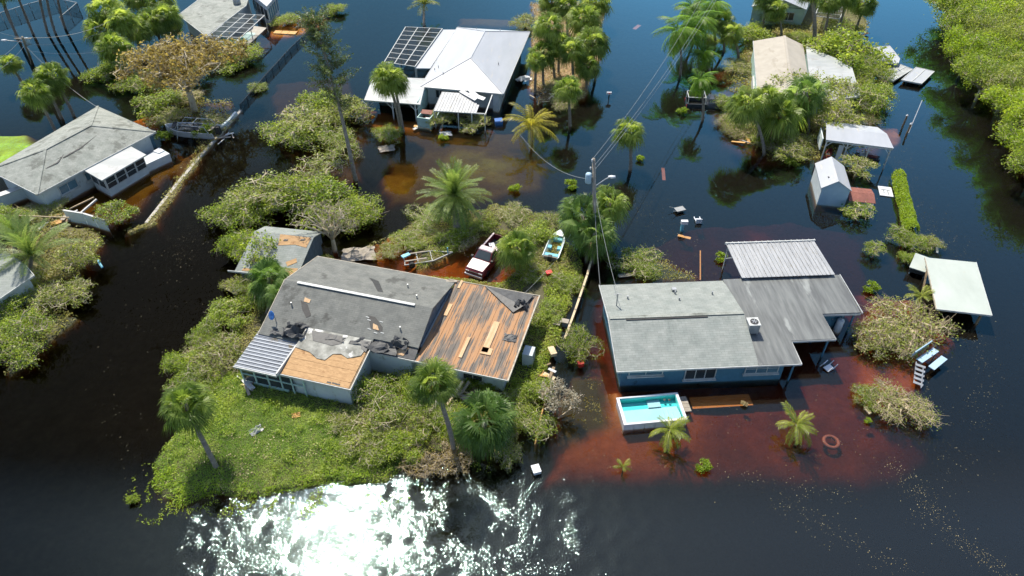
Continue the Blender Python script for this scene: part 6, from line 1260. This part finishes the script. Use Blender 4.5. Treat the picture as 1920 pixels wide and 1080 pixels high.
MB().box(-.4,.4,-.35,.35,.2,.24).build('contents', M['black'], bt_); MB().cbox((0,.05,.5),(.95,.7,.05),0,.08).build('lid', M['blue_tub'], bt_)
for l, p, s, m, z in [('red plastic crate in the weeds beside the truck',(1029,520),(.5,.4,.3),'red_bright',.35),('orange cooler beside the fence',(1035,668),(.45,.8,.35),'pale_wood',.35),('red crate under the bush leaning over the fence',(1088,690),(.4,.35,.4),'red_bright',.25),('white foam box floating at the seawall corner',(1005,884),(.5,.6,.3),'white_plastic',.05)]:
    t = at_px('crate', l, 'crate', p, .3, z=z); a_, b_, c_ = s
    MB().box(-a_/2,a_/2,-b_/2,b_/2,0,c_*.8).build('body', M[m], t); MB().box(-a_/2-.03,a_/2+.03,-b_/2-.03,b_/2+.03,c_*.8+.003,c_).build('lid', M[m], t)
pl_ = at_px('paving_slab', 'dark grey paving slabs lying on the weeds by the fence', 'slab', (1050,612), R(-20), z=.45); MB().cbox((-.25,-.2,.05),(.6,.5,.06),.1).build('slab', M['grey_wood'], pl_); MB().cbox((.3,.25,.06),(.7,.5,.06),.05).build('slab', M['grey_wood'], pl_)
fl = thing('hatch_board', 'white panelled board floating beside the hedge', 'board', W(1660,360), R(-14)); MB().box(-.65,.65,-.9,.9,.02,.1).build('board', M['white_plastic'], fl); MB().cbox((.0,.25,.12),(.8,.1,.03)).build('trim_strip', M['grey_plastic'], fl); MB().cbox((.2,-.2,.12),(.1,.8,.03)).build('trim_strip', M['grey_plastic'], fl); MB().cbox((-.2,-.1,.12),(.1,.5,.03)).build('trim_strip', M['grey_plastic'], fl)
rg_ = MB(); n1_, n2_ = 28, 8
for i in range(n1_):
    for j in range(n2_): a_, b_ = 2*math.pi*i/n1_, 2*math.pi*j/n2_; rg_.v.append(((.5+.14*math.cos(b_))*math.cos(a_),(.5+.14*math.cos(b_))*math.sin(a_),.14*math.sin(b_)))
for i in range(n1_):
    for j in range(n2_): rg_.f.append((i*n2_+j,((i+1)%n1_)*n2_+j,((i+1)%n1_)*n2_+(j+1)%n2_,i*n2_+(j+1)%n2_))
ro_ = rg_.build('fire_ring', M['rust_roof'], None, True); ro_.location = W(1560,825) - Vector((0,0,.24)); tag(ro_, 'orange brown round ring just under the red water', 'ring')
ms_ = at_px('dock_steps', 'pale blue metal dock stairs and bench tipped over beside the fallen tree', 'stairs', (1728,690), R(28), z=.1)
for s in (-1,1): MB().beam((-2.0,-.6+s*.32-.55,.1),(-.6,.2+s*.32-.2,.6),.07,.14).build('stringer', M['steel'], ms_)
for k in range(5): t_ = k/4; MB().cbox((-1.9+1.2*t_,-1.1+.95*t_,.18+.45*t_),(.24,.7,.05),R(30)).build('tread', M['steel'], ms_)
MB().cbox((.6,.3,.75),(2.2,.5,.07),.1).build('bench_seat', M['shed_wall'], ms_); MB().cbox((.5,.9,1.0),(2.2,.08,.7),.1,.2).build('bench_back', M['shed_wall'], ms_); MB().cbox((.9,-.5,.5),(1.9,.5,.07),.15).build('foot_board', M['shed_wall'], ms_)
for x in (-.3,1.5): MB().beam((x,.2,-1.0),(x,.2,.7),.08).build('leg', M['steel'], ms_)
lt = at_px('pond_liner', 'curled grey sheet of roofing lying in the brown pool behind the damaged house', 'sheet', (672,478), R(8)); crumple(lt, 0,0,.05,1.5,61,M['grey_wood'],'sheet',.5)
lt2 = at_px('roof_sheet', 'twisted white sheet metal among the palms right of the white roof', 'sheet metal', (980,155), R(30)); crumple(lt2, 0,0,.4,.9,62,M['white_plastic'],'sheet',.8)
lt3 = at_px('roof_sheet', 'crumpled grey sheet floating before the ribbed porch', 'sheet metal', (836,252), R(10)); crumple(lt3, 0,0,.05,.7,63,M['pale_flat'],'sheet',.4)
lt4 = at_px('roof_sheet', 'grey crumpled scraps at the foot of the twin palm', 'sheet metal', (725,280), R(10)); crumple(lt4, 0,0,.05,.9,64,M['grey_wood'],'sheet',.4)
lt5 = at_px('felt_scrap', 'bent scrap of grey felt on the front lawn', 'scrap', (483,815), R(40), z=.4); crumple(lt5, 0,0,.05,.45,65,M['grey_plastic'],'sheet',.3)
lt6 = at_px('cloth_scrap', 'white cloth scrap caught under the thin trunked fan palm', 'scrap', (815,765), R(70), z=.5); crumple(lt6, 0,0,.05,.45,66,M['white_plastic'],'sheet',.6)
lt7 = at_px('wood_scrap', 'orange wood scrap lying in the grass before the addition', 'scrap', (558,787), .3, z=.5); crumple(lt7, 0,0,.0,.3,67,M['orange_wood'],'sheet',.15)
lt8 = at_px('rubble', 'white rubble pile on the carport shore behind the white carport', 'rubble', (1608,228), .3, z=.1); crumple(lt8, 0,0,.0,1.6,68,M['white_plastic'],'sheet',.8)

def debris_pile(label, p, r, n, seed, mats, z=.1):
    t = at_px('debris_pile', label, 'debris', p, 0, None, z); q = random.Random(seed)
    for k in range(n):
        l = q.uniform(.5,1.9); a = q.uniform(0,6.28); d = r*q.random()**.5; b = q.uniform(0,6.28)
        MB().cbox((d*math.cos(b), d*math.sin(b), .05+.05*k*.35), (l, q.choice((.1,.14,.22,.4)), .04), a, q.uniform(-.15,.15), q.uniform(-.2,.2)).build('board', M[q.choice(mats)], t)
WD = ['pale_wood','grey_wood','brown_wood','orange_wood','trim']
for i,(l,p,r,n) in enumerate([('heap of splintered boards in the palm grove right of the white roof',(1022,182),1.8,14),('boards and scraps behind the white fence at the left',(105,412),1.8,14),('white and brown boards between the annex and the white carport',(1612,220),2.0,16),('scattered boards on the shore left of the tan house',(1392,262),1.6,10),('boards fallen below the aluminium porch',(468,728),1.0,8),('boards below the stripped roof corner',(880,735),1.1,10),('planks floating by the broken cabinet',(800,238),1.0,7),('scraps washed against the covered boat',(420,262),1.2,9),('boards heaped right of the dark screen cage',(1610,70),1.8,10),('broken planks beside the orange dock at the top',(560,44),1.6,9),('wood scraps at the end of the fence by the shore',(1020,700),.7,7)]):
    debris_pile(l, p, r, n, 900+i, WD, bed_z(*W(*p)[:2]) + .08 if bed_z(*W(*p)[:2]) > -.02 else .02)
